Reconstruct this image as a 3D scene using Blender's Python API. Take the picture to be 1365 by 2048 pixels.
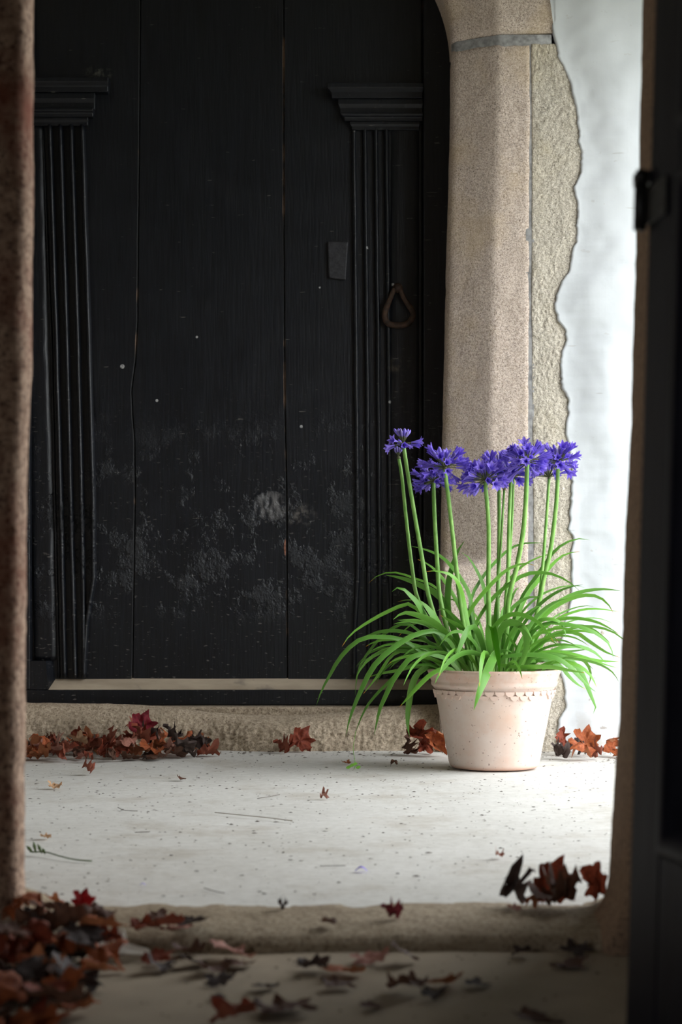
import bpy, bmesh, math, random
from mathutils import Vector, Matrix, Euler, noise
from mathutils.bvhtree import BVHTree

# ------------------------------------------------------------------ clear
for o in list(bpy.data.objects): bpy.data.objects.remove(o)
scene = bpy.context.scene
COL = scene.collection

# ------------------------------------------------------------------ camera
F = 3413.0            # focal length in pixels of the 1365x2048 frame
CX, HY = 682.5, 1180  # principal column, horizon row
CAMH = 0.556
cam = bpy.data.cameras.new('camera'); co = bpy.data.objects.new('camera', cam); COL.objects.link(co)
co.location = (0, 0, CAMH); co.rotation_euler = (math.pi/2, 0, 0)
cam.sensor_fit = 'VERTICAL'; cam.sensor_height = 36.0; cam.sensor_width = 24.0
cam.lens = F/2048*36.0
cam.shift_y = (HY-1024)/2048.0
cam.clip_start = 0.02
cam.dof.use_dof = True; cam.dof.focus_distance = 5.25
cam.dof.aperture_fstop = (cam.lens/1000)/0.0150
scene.camera = co

# ------------------------------------------------------------------ world: overcast sky
w = bpy.data.worlds.new('overcast_sky'); scene.world = w; w.use_nodes = True
nt = w.node_tree; bg = nt.nodes['Background']
tc = nt.nodes.new('ShaderNodeTexCoord'); sx = nt.nodes.new('ShaderNodeSeparateXYZ')
rp = nt.nodes.new('ShaderNodeValToRGB')
nt.links.new(tc.outputs['Generated'], sx.inputs[0]); nt.links.new(sx.outputs['Z'], rp.inputs[0])
rp.color_ramp.elements[0].position = 0.0; rp.color_ramp.elements[0].color = (0.85, 0.88, 0.90, 1)
rp.color_ramp.elements[1].position = 0.7; rp.color_ramp.elements[1].color = (0.97, 1.0, 1.03, 1)
nt.links.new(rp.outputs[0], bg.inputs[0]); bg.inputs[1].default_value = 6.2

vs = scene.view_settings
vs.view_transform = 'Standard'; vs.look = 'None'; vs.gamma = 1.0; vs.use_curve_mapping = False
vs.exposure = 0.48

def portal(name, loc, rot, sx_, sy_):
    l = bpy.data.lights.new(name, 'AREA'); l.shape = 'RECTANGLE'; l.size = sx_; l.size_y = sy_
    l.cycles.is_portal = True
    o = bpy.data.objects.new(name, l); o.location = loc; o.rotation_euler = rot; COL.objects.link(o)
# sky openings: right side arch of the porch, plus an assumed unseen window placed to light the near jamb
OPEN_R = dict(x=1.62, y0=3.55, y1=5.70, z0=-0.05, z1=2.72)
WIN = dict(x=-1.75, y0=-1.3, y1=-.1, z0=0.75, z1=1.95)
portal('porch_opening_right_offscreen', (OPEN_R['x'], (OPEN_R['y0']+OPEN_R['y1'])/2, (OPEN_R['z0']+OPEN_R['z1'])/2), (0, math.pi/2, 0), OPEN_R['z1']-OPEN_R['z0'], OPEN_R['y1']-OPEN_R['y0'])
portal('assumed_window_left_offscreen', (WIN['x'], (WIN['y0']+WIN['y1'])/2, (WIN['z0']+WIN['z1'])/2), (0, -math.pi/2, 0), WIN['z1']-WIN['z0'], WIN['y1']-WIN['y0'])

# ------------------------------------------------------------------ helpers
def W(px, py, Y): return Vector(((px-CX)*Y/F, Y, CAMH-(py-HY)*Y/F))
def PX(px, Y): return (px-CX)*Y/F
def PZ(py, Y): return CAMH-(py-HY)*Y/F
def FY(py, z=0.0): return (CAMH-z)*F/(py-HY)     # depth of a point of height z seen at row py
def lerp(a, b, t): return a+(b-a)*t
def smooth(a, b, x):
    t = min(1, max(0, (x-a)/(b-a))); return t*t*(3-2*t)
def poly(pts, v):
    """piecewise linear pts [(key,val)] by key"""
    if v <= pts[0][0]: return pts[0][1]
    for (a, x), (b, y) in zip(pts, pts[1:]):
        if v <= b: return x+(y-x)*(v-a)/(b-a)
    return pts[-1][1]
def nz(x, y, z): return noise.noise(Vector((x, y, z)))
def fbm(x, y, z, o=4):
    s, a, f = 0, 1, 1
    for _ in range(o):
        s += a*nz(x*f, y*f, z*f); a *= .5; f *= 2.07
    return s

def mesh_obj(name, verts, faces, mat, parent=None, smooth_=True, mats=None, fm=None):
    me = bpy.data.meshes.new(name); me.from_pydata([tuple(v) for v in verts], [], faces)
    for m in (mats or [mat]): me.materials.append(m)
    if smooth_: me.polygons.foreach_set('use_smooth', [True]*len(me.polygons))
    if fm: me.polygons.foreach_set('material_index', fm)
    me.update()
    o = bpy.data.objects.new(name, me); COL.objects.link(o)
    if parent: o.parent = parent
    return o
def link(name, me, parent=None):
    o = bpy.data.objects.new(name, me); COL.objects.link(o)
    if parent: o.parent = parent
    return o
def empty(name, loc=(0, 0, 0)):
    o = bpy.data.objects.new(name, None); o.location = loc; o.empty_display_size = .05; COL.objects.link(o); return o
def tag(o, label=None, cat=None, group=None, kind=None):
    if label: o['label'] = label
    if cat: o['category'] = cat
    if group: o['group'] = group
    if kind: o['kind'] = kind
    return o
def grid(fn, nu, nv):
    V = [fn(i/nu, j/nv) for j in range(nv+1) for i in range(nu+1)]
    Fc = [(j*(nu+1)+i, j*(nu+1)+i+1, (j+1)*(nu+1)+i+1, (j+1)*(nu+1)+i) for j in range(nv) for i in range(nu)]
    return V, Fc
class MB:
    def __init__(s): s.v = []; s.f = []; s.m = []
    def add(s, V, Fc, m=0):
        b = len(s.v); s.v += list(V); s.f += [tuple(i+b for i in f) for f in Fc]; s.m += [m]*len(Fc)
    def hexa(s, c, m=0):   # 8 corners: bottom 4 ccw, top 4
        s.add(c, [(0, 3, 2, 1), (4, 5, 6, 7), (0, 1, 5, 4), (1, 2, 6, 5), (2, 3, 7, 6), (3, 0, 4, 7)], m)
    def box(s, x0, x1, y0, y1, z0, z1, m=0):
        s.hexa([(x0, y0, z0), (x1, y0, z0), (x1, y1, z0), (x0, y1, z0), (x0, y0, z1), (x1, y0, z1), (x1, y1, z1), (x0, y1, z1)], m)
    def tube(s, pts, rad, n=8, caps=True, m=0):
        pts = [Vector(p) for p in pts]; b = len(s.v); up = None
        for i, p in enumerate(pts):
            t = (pts[min(i+1, len(pts)-1)]-pts[max(i-1, 0)]).normalized()
            if up is None: up = t.orthogonal().normalized()
            up = (up-t*up.dot(t)).normalized(); sd = t.cross(up)
            r = rad[i] if isinstance(rad, (list, tuple)) else rad
            for k in range(n):
                a = 2*math.pi*k/n; s.v.append(p+up*math.cos(a)*r+sd*math.sin(a)*r)
        for i in range(len(pts)-1):
            for k in range(n):
                s.f.append((b+i*n+k, b+i*n+(k+1) % n, b+(i+1)*n+(k+1) % n, b+(i+1)*n+k)); s.m.append(m)
        if caps:
            s.f.append(tuple(b+k for k in reversed(range(n)))); s.m.append(m)
            s.f.append(tuple(b+(len(pts)-1)*n+k for k in range(n))); s.m.append(m)
    def build(s, name, mats, parent=None, smooth_=False):
        if not isinstance(mats, list): mats = [mats]
        return mesh_obj(name, s.v, s.f, None, parent, smooth_, mats, s.m)
def bevel(o, w, seg=2):
    m = o.modifiers.new('bevel', 'BEVEL'); m.width = w; m.segments = seg; m.limit_method = 'ANGLE'; m.angle_limit = math.radians(40)
    return o
def catmull(P, n):
    P = [Vector(p) for p in P]
    if len(P) == 2: P = [P[0], P[0].lerp(P[1], .5), P[1]]
    E = [P[0]*2-P[1]]+P+[P[-1]*2-P[-2]]
    d = []
    for i in range(1, len(E)-2):
        for k in range(8):
            t = k/8; a, b, c, e = E[i-1], E[i], E[i+1], E[i+2]
            d.append(.5*((2*b)+(c-a)*t+(2*a-5*b+4*c-e)*t*t+(3*b-a-3*c+e)*t**3))
    d.append(P[-1])
    L = [0]
    for a, b in zip(d, d[1:]): L.append(L[-1]+(b-a).length)
    out = []; j = 0
    for k in range(n+1):
        s = L[-1]*k/n
        while j < len(L)-2 and L[j+1] < s: j += 1
        out.append(d[j].lerp(d[j+1], 0 if L[j+1] == L[j] else (s-L[j])/(L[j+1]-L[j])))
    return out

# ------------------------------------------------------------------ materials
def srgb(r, g, b):
    f = lambda c: (c/255/12.92) if c/255 <= .04045 else ((c/255+.055)/1.055)**2.4
    return (f(r), f(g), f(b), 1)
class M:
    def __init__(s, name):
        s.m = bpy.data.materials.new(name); s.m.use_nodes = True; s.t = s.m.node_tree
        s.b = s.t.nodes['Principled BSDF']; s.out = s.t.nodes['Material Output']
        s.tc = s.t.nodes.new('ShaderNodeTexCoord')
        s.co = s.tc.outputs['Object']
    def n(s, ty, **k):
        x = s.t.nodes.new(ty)
        for a, v in k.items(): setattr(x, a, v)
        return x
    def set(s, inp, v):
        if hasattr(v, 'is_linked') or isinstance(v, bpy.types.NodeSocket): s.t.links.new(v, inp)
        else: inp.default_value = v
    def map(s, sc=(1, 1, 1), loc=(0, 0, 0), co=None):
        x = s.n('ShaderNodeMapping'); s.set(x.inputs['Vector'], co or s.co)
        x.inputs['Scale'].default_value = sc; x.inputs['Location'].default_value = loc; return x.outputs[0]
    def noise(s, scale, detail=4, rough=.55, co=None, dist=0):
        x = s.n('ShaderNodeTexNoise'); s.set(x.inputs['Vector'], co or s.co)
        x.inputs['Scale'].default_value = scale; x.inputs['Detail'].default_value = detail
        x.inputs['Roughness'].default_value = rough; x.inputs['Distortion'].default_value = dist; return x.outputs['Fac']
    def vor(s, scale, co=None, feat='F1', rnd=1):
        x = s.n('ShaderNodeTexVoronoi', feature=feat); s.set(x.inputs['Vector'], co or s.co)
        x.inputs['Scale'].default_value = scale; x.inputs['Randomness'].default_value = rnd; return x
    def ramp(s, fac, a, b, ca=(0, 0, 0, 1), cb=(1, 1, 1, 1)):
        x = s.n('ShaderNodeValToRGB'); s.set(x.inputs[0], fac)
        e = x.color_ramp.elements; e[0].position = min(a, b); e[1].position = max(a, b)
        if a <= b: e[0].color = ca; e[1].color = cb
        else: e[0].color = cb; e[1].color = ca
        return x.outputs[0]
    def mix(s, fac, a, b, blend='MIX'):
        x = s.n('ShaderNodeMix', data_type='RGBA', blend_type=blend)
        s.set(x.inputs[0], fac); s.set(x.inputs[6], a); s.set(x.inputs[7], b); return x.outputs[2]
    def math(s, op, a, b=None, c=None):
        x = s.n('ShaderNodeMath', operation=op); s.set(x.inputs[0], a)
        if b is not None: s.set(x.inputs[1], b)
        if c is not None: s.set(x.inputs[2], c)
        return x.outputs[0]
    def sep(s, co=None):
        x = s.n('ShaderNodeSeparateXYZ'); s.set(x.inputs[0], co or s.co); return x.outputs
    def gauss(s, cx, cz, rx, rz, co=None):
        """soft elliptical blot in the x-z plane (1 inside, 0 outside)"""
        o = s.sep(co); a = s.math('DIVIDE', s.math('SUBTRACT', o[0], cx), rx); b = s.math('DIVIDE', s.math('SUBTRACT', o[2], cz), rz)
        d = s.math('ADD', s.math('MULTIPLY', a, a), s.math('MULTIPLY', b, b))
        return s.math('MAXIMUM', s.math('SUBTRACT', 1.0, d), 0.0)
    def bump(s, h, strength=.3, dist=.01, prev=None):
        x = s.n('ShaderNodeBump'); s.set(x.inputs['Height'], h)
        x.inputs['Strength'].default_value = strength; x.inputs['Distance'].default_value = dist
        if prev: s.set(x.inputs['Normal'], prev)
        return x.outputs[0]
    def fin(s, col=None, rough=None, normal=None, spec=None, **k):
        if col is not None: s.set(s.b.inputs['Base Color'], col)
        if rough is not None: s.set(s.b.inputs['Roughness'], rough)
        if normal is not None: s.set(s.b.inputs['Normal'], normal)
        if spec is not None: s.set(s.b.inputs['Specular IOR Level'], spec)
        return s.m

def mat_granite(name, light, mid, dark, stain=None, bumpd=.004, stain_amt=.5, sc=1):
    m = M(name)
    n1 = m.noise(150*sc, 6, .7); n2 = m.noise(9, 4); n3 = m.noise(330*sc, 3, .6)
    c = m.ramp(n1, .40, .58, mid, light)
    c = m.mix(m.ramp(n3, .52, .64, (0, 0, 0, 1), (.95, .95, .95, 1)), c, dark)
    c = m.mix(m.ramp(n2, .35, .7, (0, 0, 0, 1), (.45, .45, .45, 1)), c, m.mix(.5, c, mid))
    if stain: c = m.mix(m.math('MULTIPLY', m.ramp(m.noise(4.2, 5, .6), .5, .68), stain_amt), c, stain)
    b = m.bump(n1, .5, bumpd); b = m.bump(m.noise(45, 5), .4, bumpd*2, b)
    return m.fin(c, .9, b, .25)
GRAN = mat_granite('granite', srgb(222, 207, 195), srgb(182, 164, 150), srgb(100, 86, 78), srgb(198, 172, 128), stain_amt=.3)
GRAN_R = mat_granite('rough_granite', srgb(226, 218, 204), srgb(188, 178, 162), srgb(110, 102, 92), srgb(196, 180, 142), .010, .25)
STEP = mat_granite('step_stone', srgb(196, 180, 158), srgb(160, 144, 124), srgb(116, 102, 86), srgb(138, 124, 104), .006, .5, .55)
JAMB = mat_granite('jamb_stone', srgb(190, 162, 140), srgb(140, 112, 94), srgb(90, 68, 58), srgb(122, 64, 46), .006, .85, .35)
JAMB_R = mat_granite('jamb_stone_brown', srgb(156, 130, 106), srgb(134, 110, 90), srgb(108, 88, 72), None, .004, .4, .5)
SILL = mat_granite('sill_stone', srgb(172, 158, 136), srgb(150, 134, 112), srgb(108, 92, 74), srgb(116, 98, 76), .005, .5, .45)

def mat_mortar():
    m = M('mortar'); n = m.noise(60, 5)
    return m.fin(m.ramp(n, .3, .7, srgb(122, 121, 121), srgb(168, 167, 167)), .95, m.bump(n, .4, .004), .2)
MORT = mat_mortar()

def mat_plaster():
    m = M('plaster')
    n = m.noise(3.2, 5); c = m.ramp(n, .3, .75, srgb(212, 216, 220), srgb(228, 232, 237))
    # scuffs, chips and dirt specks, more of them low down
    o = m.sep()
    low = m.ramp(o[2], .15, 1.0, (1, 1, 1, 1), (.25, .25, .25, 1))
    sp = m.ramp(m.noise(26, 3, .5, m.map((1, 1, 1.6))), .69, .73)
    c = m.mix(m.math('MULTIPLY', m.math('MULTIPLY', sp, low), .75), c, srgb(168, 156, 146))
    sc = m.ramp(m.noise(14, 2, .5, m.map((.6, 1, 3.5))), .71, .74)
    c = m.mix(m.math('MULTIPLY', sc, .35), c, srgb(176, 170, 164))
    foot = m.math('MULTIPLY', m.ramp(o[2], .02, .16, (1, 1, 1, 1), (0, 0, 0, 1)), m.ramp(m.noise(11, 5), .50, .56))
    c = m.mix(m.math('MULTIPLY', foot, .5), c, srgb(176, 162, 142))
    b = m.bump(m.noise(7, 5, .5), .25, .012); b = m.bump(m.noise(3, 3, .5, m.map((9, 9, 1.2))), .12, .006, b)
    return m.fin(c, .8, b, .25)
PLAS = mat_plaster()
def mat_plain(name, col, rough=.8, var=.1, sc=8):
    m = M(name); n = m.noise(sc, 5)
    d = tuple(x*(1-var*2) for x in col[:3])+(1,)
    return m.fin(m.ramp(n, .3, .7, d, col), rough, m.bump(n, .2, .004), .25)
CEIL = mat_plain('ceiling_boards', srgb(150, 146, 138))
ROOMW = mat_plain('room_wall', srgb(120, 108, 96))
GROUND = mat_plain('lawn_ground', srgb(122, 124, 102), .95, .2, 2)
PORCHW = mat_plain('porch_wall', srgb(190, 190, 184))

def mat_floor():
    m = M('concrete_floor')
    n1 = m.noise(2.3, 6, .6); n2 = m.noise(38, 5, .6)
    c = m.ramp(n1, .3, .72, srgb(198, 196, 190), srgb(218, 217, 213))
    c = m.mix(.35, c, m.ramp(n2, .3, .7, srgb(180, 175, 166), srgb(230, 228, 222)))
    # trodden-in dirt: blotches of their own shape all over the floor
    c = m.mix(m.math('MULTIPLY', m.ramp(m.noise(3.4, 6, .68), .52, .66), .35), c, srgb(158, 144, 124))
    sp = m.ramp(m.noise(95, 2, .5, m.map((1, 1, 1))), .68, .72)
    c = m.mix(m.math('MULTIPLY', sp, .6), c, srgb(110, 100, 90))
    b = m.bump(n2, .25, .003); b = m.bump(m.noise(6, 4), .2, .01, b)
    return m.fin(c, .75, b, .3)
def n_clip(s, v, a, b):
    x = s.n('ShaderNodeMapRange', interpolation_type='SMOOTHSTEP'); s.set(x.inputs[0], v)
    x.inputs[1].default_value = a; x.inputs[2].default_value = b; return x.outputs[0]
M.n_clip = n_clip
FLOOR = mat_floor()
NFLOOR = mat_plain('near_flagstone', srgb(168, 154, 134), .9, .12, 6)

DY = 6.20   # front plane of the far door boards
def mat_door(name='black_painted_wood', k=1.0, spec=.45, r0=.30):
    m = M(name)
    co = m.co; o = m.sep()
    grain = m.noise(14, 5, .6, m.map((9, 9, .55)))
    c = m.ramp(grain, .3, .75, (.002*k, .0026*k, .0045*k, 1), (.0065*k, .0085*k, .0135*k, 1))
    # rough weathered patches where the paint has alligatored, on the lower boards
    patch = m.math('MULTIPLY', m.ramp(m.noise(8.5, 5, .66), .52, .62), m.math('SUBTRACT', 1.0, m.n_clip(o[2], .75, 1.35)))
    patch = m.math('MULTIPLY', patch, m.n_clip(o[2], .40, .52))
    wear = m.noise(70, 5, .7, m.map((1.2, 1, .8)))
    c = m.mix(m.math('MULTIPLY', patch, m.ramp(wear, .55, .8)), c, (.020, .023, .032, 1))
    # dust and splashes low on the door
    lowz = m.math('SUBTRACT', 1.0, m.n_clip(o[2], .2, 1.6))
    sp = m.ramp(m.noise(60, 2, .5, m.map((.7, 1, 2.2))), .66, .70)
    c = m.mix(m.math('MULTIPLY', m.math('MULTIPLY', sp, lowz), .35), c, srgb(150, 146, 142))
    scr = m.ramp(m.noise(20, 2, .5, m.map((.9, 1, 7))), .725, .74)
    c = m.mix(m.math('MULTIPLY', scr, .35), c, srgb(140, 136, 130))
    # a rubbed grey smear and its fainter neighbour, a white splash or two
    x, z = PX(543, DY), PZ(1012, DY)
    g = m.math('MULTIPLY', m.math('POWER', m.gauss(x, z, .065, .055), .5), m.ramp(m.noise(26, 4, .6, m.map((2.2, 1, .7))), .42, .62))
    c = m.mix(m.math('MULTIPLY', g, .55), c, srgb(150, 148, 148))
    x, z = PX(597, DY), PZ(1030, DY)
    g = m.math('MULTIPLY', m.gauss(x, z, .075, .05), m.ramp(m.noise(40, 4, .6), .46, .66))
    c = m.mix(m.math('MULTIPLY', g, .4), c, srgb(140, 134, 128))
    x, z = PX(795, DY), PZ(730, DY)
    g = m.math('MULTIPLY', m.gauss(x, z, .05, .035), m.ramp(m.noise(40, 4, .6), .44, .66))
    c = m.mix(m.math('MULTIPLY', g, .35), c, srgb(120, 108, 92))
    x, z = PX(200, DY), PZ(145, DY)
    g = m.math('MULTIPLY', m.gauss(x, z, .06, .03), m.ramp(m.noise(45, 4, .6), .46, .62))
    c = m.mix(m.math('MULTIPLY', g, .4), c, srgb(130, 130, 120))
    for px, py, r in ((245, 733, .009), (603, 853, .006), (394, 674, .005), (314, 801, .006), (640, 575, .004), (735, 497, .005), (786, 570, .006), (780, 805, .006)):
        g = m.ramp(m.gauss(PX(px, DY), PZ(py, DY), r, r), .1, .4)
        c = m.mix(m.math('MULTIPLY', m.math('MULTIPLY', g, m.ramp(m.noise(150, 2), .3, .5)), .6), c, srgb(205, 205, 205))
    g = m.ramp(m.gauss(PX(572, DY), PZ(1095, DY), .008, .035), .1, .5)
    c = m.mix(m.math('MULTIPLY', g, .6), c, srgb(170, 110, 84))
    b = m.bump(grain, .35, .0035)
    b = m.bump(m.math('MULTIPLY', wear, patch), .9, .008, b)
    rough = m.math('ADD', m.math('MULTIPLY', m.noise(11, 4), .22), r0)
    return m.fin(c, rough, b, spec)
DOOR = mat_door()
def mat_edge():
    m = M('worn_board_edge'); n = m.noise(3.5, 4, .6, m.map((1, 1, 1)))
    c = m.mix(m.ramp(n, .56, .68), (.004, .004, .005, 1), srgb(128, 102, 82))
    return m.fin(c, .7)
EDGE = mat_edge()
def mat_bead():
    m = M('dusty_bare_wood'); n = m.noise(12, 5, .6, m.map((.3, 1, 1))); n2 = m.noise(6, 4)
    c = m.ramp(n, .3, .7, srgb(150, 136, 118), srgb(186, 172, 152))
    c = m.mix(m.ramp(n2, .6, .72), c, srgb(96, 92, 92))
    return m.fin(c, .85, m.bump(n, .3, .003), .2)
BEAD = mat_bead()
def mat_metal(name, a, b, rough=.6, metal=.7):
    m = M(name); n = m.noise(60, 5, .7)
    m.b.inputs['Metallic'].default_value = metal
    return m.fin(m.ramp(n, .35, .65, a, b), rough, m.bump(n, .5, .003))
RUST = mat_metal('rusty_iron', srgb(40, 30, 25), srgb(84, 62, 48), .75, .3)
IRON = mat_metal('dull_iron_plate', srgb(40, 40, 44), srgb(62, 62, 66), .6, .4)
LATCH = mat_metal('black_iron', (.006, .006, .006, 1), (.02, .018, .016, 1), .5, .3)
def mat_leafdoor():
    m = M('blue_black_gloss_paint'); n = m.noise(12, 5, .6, m.map((4, 4, .6)))
    return m.fin(m.ramp(n, .3, .7, (.004, .004, .007, 1), (.010, .010, .016, 1)), .5, m.bump(n, .3, .003), .15)
NDOOR = mat_leafdoor()

# ------------------------------------------------------------------ the setting: floors
V, Fc = grid(lambda u, v: (lerp(-2.2, 1.7, u), lerp(2.98, 6.6, v), .004*fbm(lerp(-2.2, 1.7, u)*1.5, lerp(2.9, 6.6, v)*1.5, 3)), 60, 60)
mb = MB(); mb.add(V, Fc); mb.box(-2.2, 1.7, 2.9, 6.6, -.12, -.02)
fl = mb.build('floor', FLOOR, None, True); tag(fl, 'pale worn concrete porch floor scattered with specks of dirt', 'floor', kind='structure')
mb = MB(); V, Fc = grid(lambda u, v: (lerp(-1.8, 1.6, u), lerp(-1.6, 2.86, v), -.032+.003*fbm(lerp(-1.8, 1.6, u)*3, lerp(-1.6, 2.9, v)*3, 9)), 60, 80)
mb.add(V, Fc); mb.box(-1.8, 1.6, -1.6, 2.86, -.13, -.045)
nf = mb.build('floor_inner', NFLOOR, None, True); tag(nf, 'dim brownish stone floor on this side of the worn threshold', 'floor', kind='structure')
mb = MB(); mb.box(-40, 40, -40, 40, -.3, -.16)
tag(mb.build('floor_outside', GROUND), 'grassy ground outside the porch openings', 'ground', kind='structure')

# threshold of the near doorway
def sillfn(u, v):
    x = lerp(-.64, .60, u)
    wob = .010*fbm(x*3, 1, 4)+.012*math.exp(-((x-.45)/.12)**2)
    P = [(2.762, -.045), (2.765, -.030), (2.770, -.019), (2.785, -.008), (2.82, -.001), (2.87, .002), (2.92, .003), (2.98, .002), (3.03, -.001), (3.05, -.02)]
    k = v*(len(P)-1); i = min(int(k), len(P)-2); t = k-i
    y = lerp(P[i][0], P[i+1][0], t)+wob*(1 if v < .5 else 1.6); z = lerp(P[i][1], P[i+1][1], t)
    side = smooth(.44, .56, abs(x+.02))*.03*smooth(.15, .5, v)
    return (x, y, z+side+.0025*fbm(x*14, y*14, 2))
V, Fc = grid(sillfn, 120, 32)
s = mesh_obj('trim_1', V, Fc, SILL); tag(s, 'worn stone threshold of the near doorway with a rounded front edge', 'threshold', kind='structure')

# ------------------------------------------------------------------ far doorway surround (stone jamb + shoulder arch)
YF = 5.87                 # front plane of the stone surround
XC = PX(440, 6.0)         # middle of the far door
XE = PX(890, 5.98)        # edge of the opening (right)
HWD = XE-XC
ZSPR = PZ(78, YF)         # springing joint
CH = .095                 # chamfer depth
CHW = .155                # chamfer width on the front
CHZ0 = PZ(1125, YF-.02)   # chamfer stop
bnd = [(0, 1108), (60, 1108), (110, 1118), (160, 1140), (220, 1155), (270, 1158), (310, 1163), (345, 1163), (375, 1150), (420, 1157), (480, 1152), (540, 1140), (580, 1118), (620, 1110), (660, 1130), (680, 1133), (720, 1122), (780, 1128), (800, 1138), (830, 1138), (860, 1133), (900, 1140), (960, 1145), (1040, 1140), (1060, 1137), (1075, 1150), (1100, 1145), (1200, 1142), (1280, 1125), (1340, 1120), (1370, 1130), (1410, 1135), (1440, 1120), (1500, 1115)]
def xb(z):   # where plaster meets stone
    py = HY+(CAMH-z)*F/YF
    return PX(poly(bnd, py)+4.0*nz(z*30, 1.7, 0)+2.6*nz(z*90, 4.2, 0), YF)
def edge_lean(z):   # the opening's edge leans a little
    py = HY+(CAMH-z)*F/5.98
    return PX(poly([(78, 902), (300, 899), (640, 891), (1000, 884), (1300, 878), (1500, 876)], py), 5.98)-XE
XSEAM = PX(1061, YF)
def shw(z): return lerp(.009, .0015, smooth(.5, 1.9, z))+.0015*nz(3, z*9, 1)   # half width of the mortar seam
# seam between dressed stone and rough stone
def stone_prof(z):
    """x,y along the section from the back of the reveal to the seam"""
    st = smooth(CHZ0-.035, CHZ0+.01, z)       # chamfer runs out at the stop
    cw, cd = CHW*max(st, .06), CH*max(st, .06)
    e = XE+edge_lean(z)
    a = [(e+.012, DY+.05), (e+.006, YF+cd+.09), (e, YF+cd+.012), (e+.004, YF+cd-.006)]
    b = [(lerp(e+.012, e+cw-.008, t), lerp(YF+cd-.018, YF+.006, t)) for t in [k/9 for k in range(10)]]
    c = [(lerp(e+cw+.006, XSEAM-shw(z)-.001, t), YF) for t in [k/8 for k in range(9)]]
    d = [(XSEAM-shw(z), YF+.006), (XSEAM-shw(z), YF+.06)]
    return a+b+c+d
def stone_shaft(z0, z1, nzs, name, parent, mir=False, mat=GRAN, amp=.0035):
    V = []; n = None
    for j in range(nzs+1):
        z = lerp(z0, z1, j/nzs); r = .006*(1 if j in (0, nzs) else 0)
        pr = stone_prof(z); n = len(pr)
        for (x, y) in pr:
            d = amp*fbm(x*22, y*22, z*16, 4)+.006*nz(x*2, 5, z*2)
            xx = x+d*.6; yy = y-d+r
            V.append((2*XC-xx if mir else xx, yy, z))
    Fc = [(j*n+i, j*n+i+1, (j+1)*n+i+1, (j+1)*n+i) if not mir else (j*n+i+1, j*n+i, (j+1)*n+i, (j+1)*n+i+1) for j in range(nzs) for i in range(n-1)]
    Fc += [tuple(range(n)) if mir else tuple(reversed(range(n))), tuple(nzs*n+i for i in (reversed(range(n)) if mir else range(n)))]
    return mesh_obj(name, V, Fc, mat, parent)
def rough_stone(z0, z1, nzs, parent, mir=False, amp=.010, edges=(True, True)):
    nu = 34; V = []
    for j in range(nzs+1):
        z = lerp(z0, z1, j/nzs)
        for i in range(nu+1):
            u = i/nu; xr = xb(z)+.03 if i == nu else xb(z)
            x = lerp(XSEAM+shw(z), xr, u)
            f = smooth(0, .10, u)
            y = YF+.003-f*amp*(.45*fbm(x*9, 7, z*7, 3)+.28*fbm(x*120, 3, z*110, 3)+.22*max(0, nz(x*40, 9, z*40))+.1)
            y += .002*smooth(.7, 1.0, u)
            if i == 0: y += .02
            e = min(j, nzs-j)
            if e == 0: y += .012
            V.append((2*XC-x if mir else x, y, z))
    n = nu+1
    Fc = [(j*n+i, j*n+i+1, (j+1)*n+i+1, (j+1)*n+i) if not mir else (j*n+i+1, j*n+i, (j+1)*n+i, (j+1)*n+i+1) for j in range(nzs) for i in range(nu)]
    return mesh_obj('rough_stone', V, Fc, GRAN_R, parent)
def arch_pt(s):
    """intrados from the springing: s metres along -> (x, z, normal out)"""
    R = .55; a = s/R
    if a < 1.05: return XE+edge_lean(ZSPR)-R*(1-math.cos(a)), ZSPR+R*math.sin(a), a
    a = 1.05; d = s-R*a
    return XE+edge_lean(ZSPR)-R*(1-math.cos(a))-d*math.sin(a), ZSPR+R*math.sin(a)+d*math.cos(a), a
def arch_block(s0, s1, ns, parent, mir):
    base = stone_prof(ZSPR+.02); e = XE+edge_lean(ZSPR+.02)
    wid = PX(1108, YF)-e
    pr = [(x-e, y) for x, y in base if x < XSEAM-.01]+[(lerp(XSEAM-e+.004, wid+.02, q/10), YF-.001) for q in range(11)]+[(wid+.022, YF+.09)]
    n = len(pr); V = []
    for j in range(ns+1):
        s = lerp(s0+.004, s1-.004, j/ns); x0, z0, a = arch_pt(s)
        for (o, y) in pr:
            x = x0+o*math.cos(a); z = z0+o*math.sin(a)
            d = .004*fbm(x*22, y*22, z*16)
            V.append((2*XC-x if mir else x, y-d+(.006 if j in (0, ns) else 0), z))
    Fc = [(j*n+i, j*n+i+1, (j+1)*n+i+1, (j+1)*n+i) if not mir else (j*n+i+1, j*n+i, (j+1)*n+i, (j+1)*n+i+1) for j in range(ns) for i in range(n-1)]
    Fc += [tuple(range(n)) if mir else tuple(reversed(range(n))), tuple(ns*n+i for i in (reversed(range(n)) if mir else range(n)))]
    return mesh_obj('arch_stone', V, Fc, GRAN, parent)
S_APEX = None
for k in range(400):
    if arch_pt(k*.005)[0] <= XC: S_APEX = k*.005; break
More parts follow.
